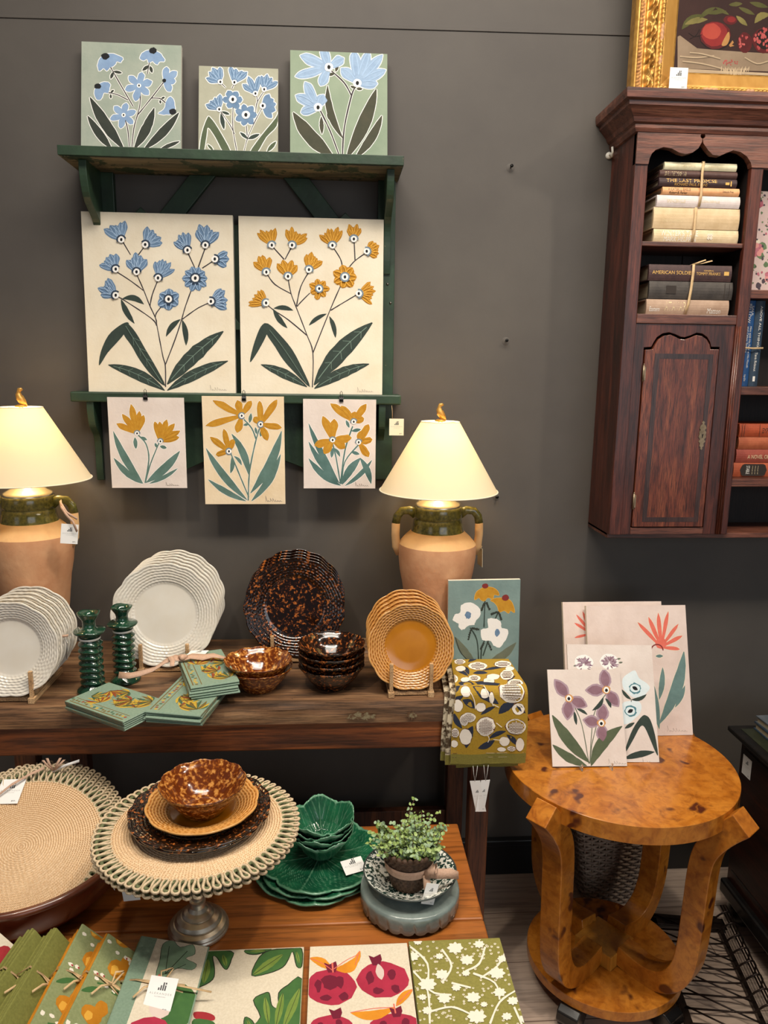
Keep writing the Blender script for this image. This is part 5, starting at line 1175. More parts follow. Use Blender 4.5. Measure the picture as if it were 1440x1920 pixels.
def cord_mesh(m, r0, r1, dz, ph, n=68, rr=.0027):
    pts = []
    for i in range(n*14):
        t_ = i/(n*14)*2*PI*n; a = t_/n+ph; rad = (r0+r1)/2-(r1-r0)/2*math.cos(t_)
        a2 = a+1.5/n*math.sin(2*t_)
        pts.append((rad*math.cos(a2), rad*math.sin(a2), dz+.0022*math.sin(t_)))
    return MB().tube(pts, rr, m, 5, True)
MATB, MATC, MATG = placemat_mesh(), cord_mesh(m_cord, .161, .197, .002, 0), cord_mesh(m_cordg, .164, .189, -.0008, 0, 68, .0042)
def placemat(label, loc, rot, group):
    t = thing('placemat', label, 'placemat', loc, rot, group)
    obj('woven_disc', MATB, t, fix=True); obj('looped_cord_edge', MATC, t, fix=False, label='cream cord loops'); obj('green_cord_edge', MATG, t, fix=False, label='green cord loops'); return t
NT = Vector((.10, -.40, .91)).normalized()   # normal of the leaning pile
rotm = NT.to_track_quat('Z', 'Y').to_euler()
c0 = Vector((-.668, -.657, .584))
pm = placemat('looped-edge jute placemat on top of the leaning pile in the terracotta basin', c0, rotm, 'placemats in the basin')
UPH = (Vector((0, 0, 1))-NT*NT.z).normalized()
for k, w_ in enumerate(('second', 'third', 'lowest')):
    copytree(pm, c0-NT*(.0115*(k+1))+UPH*.016*(k+1)+Vector((.004*(k+1), 0, 0)), rotm, 'looped-edge jute placemat, %s from the top of the pile in the basin' % w_ if k < 2 else 'lowest looped-edge jute placemat of the pile in the basin')
m_terra = mat('basin_glaze', '#4a1c10', '#6d2e1a', rough=.22, sc=6, coat=.4, lo=.3, hi=.7); m_terrar = mat('basin_rim', '#6b3a24', '#4d2416', rough=.3, sc=12, coat=.3)
bs = thing('basin', 'large brown glazed terracotta basin holding the placemats, at the lower left', 'basin', (-.668, -.650, PZ+.0005))
obj('bowl_wall', MB().lathe([(0, 0), (.165, 0), (.172, .006), (.205, .04), (.213, .092), (.213, .094), (.206, .094), (.199, .042), (.166, .008), (0, .006)], m_terra, 80), bs)
obj('rolled_rim', MB().tube([(.2125*math.cos(a), .2125*math.sin(a), .096) for a in [i*2*PI/80 for i in range(80)]], .0085, m_terrar, 10, True), bs)
CT = onplane(6, 1458, c0+NT*.008, NT); CR = onplane(49, 1464, c0+NT*.008, NT); CB = onplane(-6, 1506, c0+NT*.008, NT)
price_card('white price card with peach raffia, lying on the placemats in the basin', CT, CR-CT, CT-CB, (CR-CT).length, (CT-CB).length*.95)
t = thing('raffia_bow', 'peach raffia bow tied at the back of the placemat pile', 'bow', (-.655, -.487, .665))
for a, l in ((-.9, .03), (-.4, .035), (.5, .035), (1.0, .03)): obj('loose_end', MB().strip([(0, 0, 0), (l*math.sin(a)*.6, -.004, l*.6), (l*math.sin(a), 0, l*.95)], (.003, 0, 0), m_rib, .001), t)
t2 = thing('raffia_bow', 'peach raffia strip across the price card on the placemats', 'bow', onplane(25, 1470, c0+NT*.012, NT))
obj('band', MB().strip([(-.04, -.05, -.02), (0, -.01, .004), (.03, .02, .012), (.055, .04, .016)], (0, .003, .002), m_rib, .001), t2)
obj('clear_tag_pin', MB().strip([(-.004, 0, 0), (.03, -.002, .016), (.06, -.002, .026)], (0, .001, .003), m_card, .0005), t)
# ================================================================ cake stand with its pile
m_silver = mat('brushed_silver', '#ded5c6', '#c2b8a6', rough=.33, metal=.85, sc=30, st=(1, 1, .1)); CX, CY = -.268, -.788
cs = thing('cake_stand', 'silver metal cake stand on a tiered round foot, in the middle of the pine table', 'stand', (CX-.006, CY, PZ+.0005))
obj('foot', MB().lathe([(0, 0), (.058, 0), (.0605, .003), (.0605, .007), (.0585, .010), (.0585, .012), (.055, .017), (.049, .021), (.0465, .022), (.0465, .024), (.042, .030), (.034, .035), (.0315, .036), (.0315, .038), (.027, .042), (.020, .046), (.015, .052), (.013, .060), (.016, .062), (.016, .066), (.0115, .068), (.0115, .075), (0, .075)], m_silver, 128, smooth=False), cs)
obj('stem', MB().lathe([(.010, .070), (.010, .19), (.013, .198), (.0, .2)], m_silver, 32), cs)
obj('tray', MB().lathe([(0, .198), (.02, .200), (.13, .204), (.135, .208), (.13, .2095), (0, .2095)], m_silver, 64), cs)
tl = (-.02, .015, 0)
pa = copytree(pm, (CX, CY, PZ+.2185), (0, 0, .4), 'lower of two looped-edge placemats on the cake stand', 'placemats on the cake stand')
pb = copytree(pm, (CX+.002, CY-.003, PZ+.2325), (0, 0, .2), 'upper of two looped-edge placemats on the cake stand', 'placemats on the cake stand')
z = PZ+.239
g_ = 'plates piled on the cake stand'
pl1 = obj('plate', basket_plate(.136, m_tort, 15), loc=(CX+.004, CY+.012, z), label='dark tortoiseshell plate under another one on the cake stand', cat='plate', group=g_)
copytree(pl1, (CX+.004, CY+.010, z+.006), (0, 0, .12), 'dark tortoiseshell plate directly under the ochre plate on the cake stand')
obj('plate', basket_plate(.108, m_yel, 12), loc=(CX+.010, CY+.006, z+.0215), label='ochre yellow woven-rim plate under the bowl on the cake stand', cat='plate', group=None)
copytree(bA, (CX+.012, CY+.002, z+.0275), (0, 0, 1.0), 'mottled amber bowl on top of the cake stand pile', 'amber bowl on the cake stand')
t = thing('price_card', 'blue-white price card hanging under the left rim of the cake stand mats', 'tag', W(236, 1630, -.80))
obj('card', card_mesh(.042, .060), t, loc=(0, 0, 0), rot=(-.2, -.35, -.4), fix=False)
t = thing('price_card', 'narrow white tag seen edge-on between the basin and the cake stand', 'tag', W(196, 1636, -.73))
obj('card', MB().box(-.0005, .0005, -.01, .012, -.045, 0, m_card), t, rot=(0, -.35, .6))
# ================================================================ cabbage ware
def cabbage_mat():
    m, t, p = nt('cabbage_glaze'); co = coord(t); g = t.nodes.new('ShaderNodeNewGeometry')
    base = ramp(t, noise_node(t, co, 18, 4), [(.3, '#0d3a28'), (.6, '#1c5c3e'), (.8, '#2f7553')])
    f = ramp(t, g.outputs['Pointiness'], [(.50, '#000000'), (.535, '#c0c0c0')])
    t.links.new(mix(t, f, base, '#7fae8f'), p.inputs['Base Color']); p.inputs['Roughness'].default_value = .14; p.inputs['Coat Weight'].default_value = .5
    return m
m_cab = cabbage_mat(); m_cabe = mat('cabbage_rim_glaze', '#6fa083', '#4c8465', rough=.15, sc=30, coat=.5)
def cabbage(R, prof, nl, ruff, zr, ph=0, seg=200, under=.003):
    P_ = []
    for i in range(len(prof)-1):
        for k in range(9): u = k/9; P_.append((prof[i][0]*(1-u)+prof[i+1][0]*u, prof[i][1]*(1-u)+prof[i+1][1]*u))
    P_.append(prof[-1]); top = len(P_)
    P_ += [(r, z-under) for r, z in P_[::-1][::4]]
    P_[-1] = (0, P_[0][1]-under)
    cnt = {'i': -1}
    def fn(a, r, z):
        cnt['i'] = (cnt['i']+1) % len(P_); up = cnt['i'] < top
        e = r/R; ph_ = ((a+ph)*nl/(2*PI)) % 1-.5; arc = abs(ph_)*2*PI/nl*r
        rr_ = r*(1+ruff*(1.5*abs(math.cos(ph_*PI))**.6-1)*e**3)
        zz = z+zr*math.cos(ph_*2*PI)*e**3+.0009*math.sin(a*19)*e**4
        if up and r > R*.12:
            zz += .0016*math.exp(-(arc/.0022)**2)
            q = ((r-arc*1.5)/.016) % 1-.5; zz += .0011*math.exp(-(q/.11)**2)*min(1, arc/.006)
            q2 = ((r*.8+arc*2.1)/.011+a) % 1-.5; zz += .0005*math.exp(-(q2/.16)**2)
        return rr_, zz
    b = MB().lathe(P_, m_cab, seg, fn)
    n = len(P_); k0 = len(b.f)//seg
    for j in range(seg):
        for i in (top-2, top-1, top):
            b.m[j*(n-1)+min(i, n-2)] = b.mi(m_cabe)
    return b
GX, GY = -.034, -.607
gp = obj('plate', cabbage(.138, [(0, .004), (.075, .004), (.10, .007), (.138, .014)], 6, .08, .003), loc=(GX-.006, GY-.004, PZ+.0008), label='green cabbage-leaf plate, bottom of the pile of three', cat='plate', group='green leaf plates')
copytree(gp, (GX, GY, PZ+.0115), (0, 0, .35), 'green cabbage-leaf plate, middle of the pile of three')
copytree(gp, (GX+.003, GY+.003, PZ+.0225), (0, 0, .75), 'green cabbage-leaf plate, top of the pile, right under the leaf bowls')
gb = obj('bowl', cabbage(.070, [(0, .004), (.028, .004), (.042, .018), (.055, .040), (.070, .062)], 5, .10, .006, .4), loc=(GX+.006, GY+.002, PZ+.031), label='green cabbage-leaf bowl, bottom of the nested pile', cat='bowl', group='green leaf bowls')
for k, w_ in enumerate(('second from bottom', 'third from bottom', 'topmost')): copytree(gb, (GX+.006+.003*(k == 2), GY+.002, PZ+.031+.0125*(k+1)), (0, 0, .5*(k+1)), 'green cabbage-leaf bowl, %s of the nested pile' % w_)
price_card('white price card leaning on the green leaf plates', (.014, -.660, .528), (.86, .38, .02), (-.25, .7, .25), .050, .036)
# ================================================================ riser, splatter bowl, plant
m_zinc = mat('grey_green_glaze', '#84908c', '#6c7976', rough=.25, sc=20, coat=.3, bump=.25, bsc=60)
RX, RY = .161, -.737
b = MB(); seg = 180
def sk(a, r, z):
    if z < .02: z = z+.010*(1-abs(math.sin(a*12))**.7)
    return r+.0012*math.cos(a*24)*(z < .03), z
b.lathe([(0, .046), (.099, .046), (.1035, .044), (.105, .038), (.104, .025), (.1035, .019), (.1035, .006), (.1005, .006), (.1005, .019), (.101, .025), (.100, .038), (.09, .042), (0, .042)], m_zinc, seg, sk)
rs = thing('cake_stand', 'low grey-green ceramic cake stand with a scalloped skirt, under the splatter bowl', 'stand', (RX, RY, PZ+.0005))
obj('scalloped_top', b, rs); obj('foot', MB().lathe([(0, .0), (.055, 0), (.05, .01), (.035, .03), (.04, .0425), (0, .0425)], m_zinc, 48), rs)
m_spl = mat('green_splatter_enamel', '#1b3a34', '#e6e6de', rough=.2, sc=130, det=3, lo=.49, hi=.51, coat=.4)
sb = thing('bowl', 'white bowl splattered dark green, standing on the scalloped cake stand under the plant', 'bowl', (RX, RY+.004, PZ+.047))
obj('dish', MB().lathe([(0, .003), (.045, .003), (.062, .010), (.08, .024), (.096, .032), (.0985, .033), (.0985, .031), (.082, .020), (.064, .006), (.046, 0), (0, 0)], m_spl, 72), sb)
obj('dark_rim', MB().tube([(.098*math.cos(a), .098*math.sin(a), .0325) for a in [i*2*PI/72 for i in range(72)]], .0017, mat('rim_enamel', '#3a4240', rough=.3), 6, True), sb)
m_bask = mat('dark_rush', '#3a281b', '#5c4433', rough=.7, sc=120, bump=.4)
pp = thing('potted_plant', 'small-leaved creeping plant in a dark woven basket with a pink ribbon', 'plant', (RX-.003, RY+.003, PZ+.0508))
def weave(a, r, z):
    row = int(z/.0075); k = math.sin(a*26+(row % 2)*PI); return r+.0016*k*math.sin(PI*((z/.0075) % 1))+.0004*math.sin(z*3000), z
b = MB().lathe([(0, .001), (.037, 0)]+[(.037+.021*(i/50)**1.1, .084*i/50) for i in range(51)]+[(.054, .084), (.050, .07), (.036, .004), (0, .004)], m_bask, 208, lambda a, r, z: weave(a, r, z) if r > .036 and z < .083 else (r, z))
obj('woven_basket', b, pp)
obj('soil', MB().lathe([(0, .074), (.049, .072), (.049, .068), (0, .068)], mat('soil', '#2a1a12', '#1a100b', rough=.95, sc=80), 32, None), pp)
obj('braided_rim', MB().tube([(.057*math.cos(a), .057*math.sin(a), .085+.0018*math.sin(a*30)) for a in [i*2*PI/240 for i in range(240)]], [.0042+.0012*math.sin(i*PI/4) for i in range(240)], m_bask, 6, True), pp)
obj('ribbon_band', MB().lathe([(.0485, .040), (.0500, .050), (.0515, .059), (.0523, .059), (.0508, .050), (.0493, .040)], m_rib, 64, lambda a, r, z: (r+.0012, z)), pp)
bw = MB()
bw.strip([(.028, -.047, .052), (.044, -.058, .062), (.052, -.055, .072), (.042, -.052, .066), (.030, -.049, .052)], [(0, .004, .007)]*5, m_rib, .001)
bw.strip([(.030, -.048, .05), (.055, -.056, .058), (.082, -.054, .056), (.098, -.05, .048)], [(0, .003, .005), (0, .004, .009), (0, .004, .009), (0, .003, .007)], m_rib, .001)
bw.strip([(.030, -.048, .05), (.033, -.060, .032), (.038, -.064, .014), (.040, -.06, .004)], [(.006, 0, .002), (.008, 0, .002), (.008, .0, 0), (.006, 0, 0)], m_rib, .001)
obj('bow', bw, pp)
t = thing('price_card', 'white card hanging from the pink ribbon of the plant basket', 'tag', (RX+.040, RY-.064, PZ+.095))
obj('card', card_mesh(.028, .044), t, rot=(-.1, .3, .2), fix=False)
m_lf = mat('tiny_leaves', '#76904a', '#9ab069', rough=.5, sc=60, lo=.4, hi=.6); m_lf2 = mat('tiny_leaves_blue_green', '#7f9c70', '#a0b795', rough=.5, sc=60); m_st = mat('wiry_red_stems', '#5c2a2a', '#432018', rough=.6, sc=60)
fol, stm = MB(), MB(); R_ = random.Random(11)
def leaf3(c, s_, m):
    n = Vector((R_.uniform(-.7, .7), R_.uniform(-1, .2), R_.uniform(.2, 1))).normalized(); u = n.orthogonal().normalized(); v = n.cross(u); a0 = R_.random()*6
    pts = [c+(u*math.cos(a0+a)+v*math.sin(a0+a))*s_*(1+.15*math.cos(2*a))+n*(s_*.25*math.cos(2*a)) for a in [i*PI/4 for i in range(8)]]
    fol.add([c-n*s_*.1]+pts, [(0, i+1, (i+1) % 8+1) for i in range(8)], m, True)
for k in range(112):
    a = R_.random()*2*PI; q = R_.random()**.6; base = Vector((.045*q*math.cos(a), .045*q*math.sin(a), .073))
    L = R_.uniform(.03, .062); dr = Vector((math.cos(a)*q*.9+R_.uniform(-.3, .3), math.sin(a)*q*.7+R_.uniform(-.3, .3), 1.0)).normalized()
    if k < 7: a = (.2, 2.9, .5, 3.4, .05, 1.2, -.3)[k]; dr = Vector((math.cos(a)*(.9 if k != 5 else .3), -.1, (.9, .75, 1.5, .35, .45, 1.3, .7)[k])).normalized(); L = (.125, .075, .105, .07, .08, .085, .07)[k]
    P_ = [base]; d = dr.copy()
    for i in range(7):
        d = (d+Vector((R_.uniform(-.2, .2), R_.uniform(-.2, .2), R_.uniform(-.15, .15)))).normalized(); P_.append(P_[-1]+d*L/7)
        if i > 1 or k >= 7:
            for s_ in (-1, 1): leaf3(P_[-1]+Vector((s_*.0035, R_.uniform(-.003, .003), .001)), R_.uniform(.0028, .0048), m_lf if R_.random() < .6 else m_lf2)
    stm.tube(P_, .0006, m_st, 4)
obj('foliage', fol, pp, fix=False); obj('stems', stm, pp, fix=False)
# ================================================================ tea towels on the pine table
F = dict(lin_=mat('towel_natural', '#ddd3bf', '#d2c7b1', rough=.85, sc=260, bump=.2), grn=paint('print_leaf_green', '#7f9645', '#6c8539', 30), gdk=paint('print_leaf_dark', '#3a6234', '#47703a', 30), out=paint('print_outline', '#2a3323'), crm=K['crim'], cr2=paint('print_wine', '#6d1630'), pk=paint('print_magenta', '#b02d48', '#a02640', 30), org=paint('print_orange', '#dd9326', '#cf8420', 30), olv=mat('towel_moss', '#8b8642', '#7f7a39', rough=.85, sc=260, bump=.2), wh=paint('print_floral_white', '#e5dfd0'), sage=mat('towel_sage_band', '#7e9581', '#738b77', rough=.85, sc=260, bump=.2), fig=paint('print_fig_green', '#86a088', '#6d8d70', 30), ol=mat('towel_olive', '#7a7b3a', '#6c6d31', rough=.85, sc=200, bump=.3), tl=mat('towel_teal_inside', '#5f7f78', '#4e6e68', rough=.85, sc=200), pg=mat('towel_pear_ground', '#8a9266', '#7d865a', rough=.85, sc=200), pear=paint('print_pear', '#c07f1e', '#b0700f', 40), pearl=paint('print_pear_light', '#d8a33e'), str_=mat('folded_edges', '#8f8f5c', '#5e6840', rough=.85, sc=90))
def flat_towel(label, x0, x1, y0, y1, z, ground, art, layers=3, th=.006, rz=0, name='tea_towel', edge=None, dy=-.0):
    """y0 = far edge, y1 = near edge"""
    t = thing(name, label, 'towel', ((x0+x1)/2, (y0+y1)/2, z)); cx, cy = t.location.x, t.location.y; R_ = random.Random(int(x0*1000))
    b = MB(); ztop = layers*th
    n = 8
    poly = [(y1-cy, 0), (y1-cy, ztop)]+[(y0-cy+ztop/2*math.sin(PI*i/n)*.8, ztop/2+ztop/2*math.cos(PI*i/n)) for i in range(n+1)]
    b.prism(poly, x0-cx, x1-cx, ground, 'x')
    for k in range(1, layers): b.box(x0-cx-.0006, x1-cx+.0006, y1-cy, y0-cy, k*th-.0006, k*th+.0006, edge or F['str_'])
    lay_art(b, art.items, lambda px, py: (lambda p: (p.x-cx, p.y-cy))(T(px, py, z+ztop)), (x0-cx+.0005, x1-cx-.0005, y1-cy, y0-cy), lambda u, v, e: (u, v, ztop+e))
    obj('cloth', b, t, fix=False); return t
A = Art(350, 1740, 2.2154)
def figleaf(pts, veins):
    A.poly(pts, F['out'], 2, True); A.poly(A.grow(pts, -4), F['gdk'], 3, True)
    for v in veins: A.leaf(*v, F['grn'], 0, 4); A.line([(v[0], v[1]), (v[2], v[3])], 2, F['out'], 5)
figleaf([(30, 95), (185, 95), (188, 130), (170, 172), (150, 165), (125, 125), (110, 120), (118, 170), (110, 215), (60, 245), (30, 240)], [(150, 110, 165, 160, 20), (90, 130, 70, 230, 34)])
figleaf([(245, 90), (350, 85), (330, 100), (290, 112), (250, 108)], [(260, 98, 330, 94, 10)])
figleaf([(268, 198), (300, 120), (350, 90), (430, 84), (480, 86), (480, 160), (455, 160), (440, 100), (425, 130), (400, 165), (340, 190)], [(275, 195, 400, 110, 34), (455, 95, 468, 150, 12)])
figleaf([(275, 300), (320, 270), (345, 270), (355, 320), (380, 330), (380, 270), (420, 235), (480, 210), (500, 420), (280, 420), (305, 370)], [(325, 285, 340, 400, 26), (400, 270, 370, 410, 30), (470, 250, 400, 420, 36)])
figleaf([(240, 370), (275, 385), (290, 430), (240, 430)], [(250, 380, 270, 420, 12)])
A.poly([(30, 350), (80, 350), (115, 365), (110, 385), (40, 380)], F['crm'], 3); A.poly([(30, 378), (110, 388), (110, 420), (30, 420)], F['gdk'], 3)
flat_towel('natural tea towel with big green fig leaves, laid flat on the pine table', -.246, -.058, -.872, -1.155, PZ+.001, F['lin_'], A)
A = Art(350, 1740, 2.2154); S2 = F
def pome(x, y, rx, ry, off=(0, 0)):
    A.disc(x, y, rx, S2['pk'], 3, ry, 20, .05)
    for dx, dy, w_, h_ in ((-.5, -.1, .2, .5), (.35, -.3, .22, .5), (-.2, .6, .3, .25), (.5, .5, .25, .35)): A.disc(x+dx*rx, y+dy*ry, rx*w_*.7, S2['cr2'], 4, ry*h_*.7, 10, .25)
    A.poly([(x+off[0]-30, y-ry-26), (x+off[0]-8, y-ry-18), (x+off[0]+20, y-ry-32), (x+off[0]+26, y-ry-10), (x+off[0]+18, y-ry+14), (x+off[0]-12, y-ry+16)], S2['cr2'], 4, False)
pome(600, 245, 105, 75); A.disc(590, 225, 34, S2['cr2'], 5, 28, 9, .35)
pome(815, 215, 108, 75, (-30, 0)); A.leaf(795, 150, 810, 215, 34, K['blush2'], 0, 5)
pome(600, 410, 90, 48, (20, 0)); pome(870, 410, 110, 55, (0, 0))
for a in ((605, 175, 510, 125, 36, 8), (612, 170, 715, 110, 44, -26), (720, 95, 700, 155, 22, 0), (865, 330, 680, 352, 40, -22), (870, 325, 940, 255, 34, 6)): A.leaf(*a[:5], S2['org'], a[5], 3); A.line([(a[0], a[1]), ((a[0]+a[2])/2, (a[1]+a[3])/2-6), (a[2], a[3])], 3, K['coral'], 4)
A.line([(605, 145), (608, 185)], 7, K['coral'], 4); A.line([(860, 315), (868, 355)], 7, K['coral'], 4)
flat_towel('natural tea towel printed with crimson pomegranates and orange leaves', -.046, .1425, -.872, -1.155, PZ+.001, F['lin_'], A)
A = Art(350, 1740, 2.2154); R_ = random.Random(9)
for i in range(240): x, y = R_.uniform(915, 1440), R_.uniform(40, 430); A.disc(x, y, 5.5, F['wh'], 2, 4.5, 6, .2); A.disc(x, y, 2.2, F['olv'], 3, 2, 5)
for l in ([(930, 80), (1000, 150), (1010, 260), (1100, 280)], [(1060, 90), (1100, 160), (1060, 230)], [(1240, 80), (1215, 150), (1160, 180)], [(1330, 90), (1290, 160), (1220, 210)], [(1010, 350), (1100, 330), (1180, 360)], [(1190, 190), (1280, 230), (1300, 300)], [(1370, 260), (1300, 310), (1260, 400)], [(940, 180), (1000, 260), (1010, 400)], [(1100, 230), (1180, 250)], [(1360, 330), (1400, 420)]): A.line(l, 8, F['wh'], 4)
for x, y, r in ((1115, 85, 30), (1165, 135, 26), (1060, 195, 26), (1000, 235, 34), (1190, 290, 28), (1070, 295, 26), (1290, 190, 30), (1205, 370, 36), (1000, 345, 20), (1355, 305, 22), (1215, 70, 20), (940, 120, 24), (1310, 130, 18), (1120, 250, 18), (1400, 380, 20), (1300, 270, 24), (1160, 190, 16), (980, 290, 16), (1050, 120, 16), (1235, 320, 14), (1330, 370, 20), (960, 60, 16)):
    for k in range(8): a = k*PI/4; A.leaf(x, y, x+r*1.15*math.cos(a), y+r*.85*math.sin(a), r*.6, F['wh'], 0, 5, n=5)
flat_towel('moss green tea towel with a white floral print, rightmost on the pine table', .1465, .327, -.868, -1.155, PZ+.001, F['olv'], A)
# tied bundles leaning in a row
def bundle(label, far, near, wd, tilt, z, ground, items, n=5, th=.006, side=None, tie_at=.45):
    """far/near: plan ends of the raised left edge; the block falls away to the right"""
    far, near = Vector((*far, z)), Vector((*near, z)); L = (far-near).length
    U = (near-far).normalized(); R_ = Vector((-U.y, U.x, 0)).normalized()
    if R_.x < 0: R_ = -R_
    Wv = (R_*math.cos(tilt)+Vector((0, 0, -math.sin(tilt)))).normalized(); N = Wv.cross(-U).normalized()
    if N.z < 0: N = -N
    t = thing('tea_towel_bundle', label, 'towels', far); rg = random.Random(int(far.x*999))
    def surf(u, v, e): return tuple(U*v+Wv*u+N*e)
    for k in range(n):
        b = MB(); h1 = -k*th; h0 = h1-th*.82; o_ = rg.uniform(-.003, .003); q = rg.uniform(-.004, .004)
        m8 = 8; prof = [(wd+o_, h0), (wd+o_, h1)]+[(o_-th*.5*math.sin(PI*i/m8), (h0+h1)/2+(h1-h0)/2*math.cos(PI*i/m8)) for i in range(m8+1)]
        vs = [surf(u, q, e) for u, e in prof]+[surf(u, L+q, e) for u, e in prof]; c = len(prof)
        b.add(vs, [tuple(range(c)), tuple(range(c, 2*c))[::-1]]+[(i, i+c, (i+1) % c+c, (i+1) % c) for i in range(c)], ground if k == 0 or side is None else side)
        if k == 0: lay_art(b, items, lambda a_, b_: (a_, b_), (.001, wd-.001, .001, L-.001), lambda u, v, e: surf(u, v, e+.0001))
        obj('folded_cloth', b, t, fix=False)
    rb = MB(); v0 = L*tie_at
    for dv in (-.003, .003):
        rb.strip([surf(wd*.9, v0+dv*3, -.001), surf(wd*.5, v0+dv, .003), surf(.02, v0, .003), surf(-.006, v0, -.004), surf(-.006, v0+.002, -n*th)], [Vector(surf(0, .0016, 0))]*5, m_jute, .0008)
    rb.strip([surf(wd*.5, v0, .003), surf(wd*.45, v0-.02, .009), surf(wd*.6, v0-.03, .01), surf(wd*.52, v0, .004)], [Vector(surf(.0015, .001, 0))]*4, m_jute, .0008)
    rb.strip([surf(wd*.5, v0, .004), surf(wd*.8, v0+.008, .012), surf(wd*1.2, v0+.006, .008)], [Vector(surf(0, .0018, 0))]*3, m_jute, .0008)
    rb.strip([surf(wd*.5, v0, .004), surf(wd*.3, v0+.02, .010), surf(wd*.2, v0+.04, .006)], [Vector(surf(.0014, .0012, 0))]*3, m_jute, .0008)
    obj('raffia_tie', rb, t, fix=False); return t
def pears(sd):
    A = Art(0, 0, 1); R_ = random.Random(sd)
    for (u, v, s_) in ((.045, .055, 1), (.035, .155, .9), (.05, .24, .9), (.03, -.005, .8)):
        A.disc(u, v, .021*s_, F['pear'], 3, .018*s_, 12, .1); A.disc(u+.012*s_, v-.022*s_, .014*s_, F['pear'], 3, .016*s_, 12, .1); A.disc(u-.006*s_, v+.004, .008*s_, F['pearl'], 4, .010*s_, 9, .2)
    for v in (.10, .2): A.line([(.02, v), (.05, v-.012)], .004, F['gdk'], 3); A.leaf(.05, v, .085, v-.02, .012, F['gdk']); A.leaf(.03, v+.004, .0, v+.03, .010, F['gdk'])
    for i in range(26): u, v = R_.uniform(.002, .09), R_.choice((.02, .085, .19, .27))+R_.uniform(-.012, .012); A.disc(u, v, .005, F['wh'], 4, .004, 6, .3); A.disc(u+.003, v, .0022, K['crim'], 5, .0022, 5, .2) if i % 3 == 0 else 0
    return A.items
gtl = 'green and pear print towel bundles'
bundle('pomegranate print towel bundle at the lower left corner, mostly out of the photo', (-.622, -.872), (-.655, -1.08), .08, .75, PZ+.076, F['lin_'], [([(.03+.016*math.cos(i*.5), .03+.02*math.sin(i*.5)) for i in range(13)], K['crim'], 3)], 4)
bundle('plain olive green towel bundle, the left of two, near the basin', (-.549, -.893), (-.572, -1.10), .085, .95, PZ+.100, F['ol'], [], 6, .0062)
bundle('plain olive green towel bundle, the right of two, beside the pear print', (-.509, -.894), (-.524, -1.10), .085, .95, PZ+.100, F['ol'], [], 6, .0062)
bundle('towel bundle with yellow pears on green, the left of two', (-.466, -.881), (-.476, -1.10), .088, .70, PZ+.092, F['pg'], pears(3), 7, .006, side=F['pear'])
bundle('towel bundle with yellow pears on green, the right of two', (-.414, -.902), (-.428, -1.10), .088, .70, PZ+.092, F['pg'], pears(3), 7, .006, side=F['pear'])
A = Art(0, 0, 1)
A.raw([(0, 0), (.030, 0), (.030, .3), (0, .3)], F['sage'], 1); A.raw([(.03, 0), (.2, 0), (.2, .3), (.03, .3)], F['lin_'], 1)
def fl(u, v, s_):
    q = [(u-.02*s_, v-.03*s_), (u-.005*s_, v-.042*s_), (u+.01*s_, v-.03*s_), (u+.03*s_, v-.04*s_), (u+.038*s_, v-.02*s_), (u+.025*s_, v-.008*s_), (u+.045*s_, v), (u+.04*s_, v+.014*s_), (u+.015*s_, v+.016*s_), (u, v+.04*s_), (u-.014*s_, v+.036*s_), (u-.016*s_, v+.005*s_)]
    A.poly(q, F['out'], 2); A.poly(A.grow(q, -.001), F['fig'], 3)
    for a, b_ in ((.03, -.03), (.035, .005), (-.01, -.035)): A.line([(u, v+.03*s_), (u+a*s_*.8, v+b_*s_*.8)], .0012, F['out'], 4)
fl(.065, .045, 1.1); A.leaf(.055, .08, .062, .12, .012, K['coral']); A.disc(.105, .14, .03, F['gdk'], 3, .045, 12); A.disc(.075, .15, .018, K['blush2'], 4, .02, 12); A.disc(.07, .20, .034, F['pk'], 4, .03, 12, .15)
bundle('fig print towel bundle with a sage band, tied with raffia and a price card', (-.363, -.876), (-.372, -1.12), .128, .20, PZ+.062, F['sage'], A.items, 6, .006, F['ol'], .42)
tg = price_card('white price card tied to the fig print towel bundle', (-.318, -.985, .556), (1, -.10, -.20), (.06, .62, .35), .048, .055)
# ================================================================ burl side table
m_burl, t, p = nt('burl_veneer')
co = coord(t)
a_ = noise_node(t, co, 7, 6, .6, None, 2.2); b_ = noise_node(t, co, 45, 4, .65, None, .8)
base = ramp(t, a_, [(.25, '#824810'), (.42, '#aa641a'), (.6, '#bf7a2a'), (.78, '#8c4f14')])
fine = ramp(t, b_, [(.3, '#a07050'), (.55, '#ffffff')])
c_ = mix(t, .55, base, fine, 'MULTIPLY')
v = t.nodes.new('ShaderNodeTexVoronoi'); v.inputs['Scale'].default_value = 15; v.inputs['Randomness'].default_value = 1
nv = t.nodes.new('ShaderNodeTexNoise'); nv.inputs['Scale'].default_value = 14; t.links.new(co, nv.inputs['Vector'])
vm = t.nodes.new('ShaderNodeMix'); vm.data_type = 'RGBA'; vm.inputs[0].default_value = .12; t.links.new(co, vm.inputs[6]); t.links.new(nv.outputs['Color'], vm.inputs[7]); t.links.new(vm.outputs[2], v.inputs['Vector'])
cl = noise_node(t, co, 9, 2, .5)
k1 = ramp(t, v.outputs['Distance'], [(.16, '#ffffff'), (.30, '#000000')]); k2 = ramp(t, cl, [(.46, '#000000'), (.50, '#ffffff')])
c_ = mix(t, mix(t, 1.0, k1, k2, 'MULTIPLY'), c_, '#4f2210')
t.links.new(c_, p.inputs['Base Color']); p.inputs['Roughness'].default_value = .28; p.inputs['Coat Weight'].default_value = .35; p.inputs['Coat Roughness'].default_value = .12
m_burlp = wood('maple_edge', '#b0701f', '#c78730', '#d29640', axis=2, rough=.32, g=.3, coat=.3, bump=.05, fm=.2)
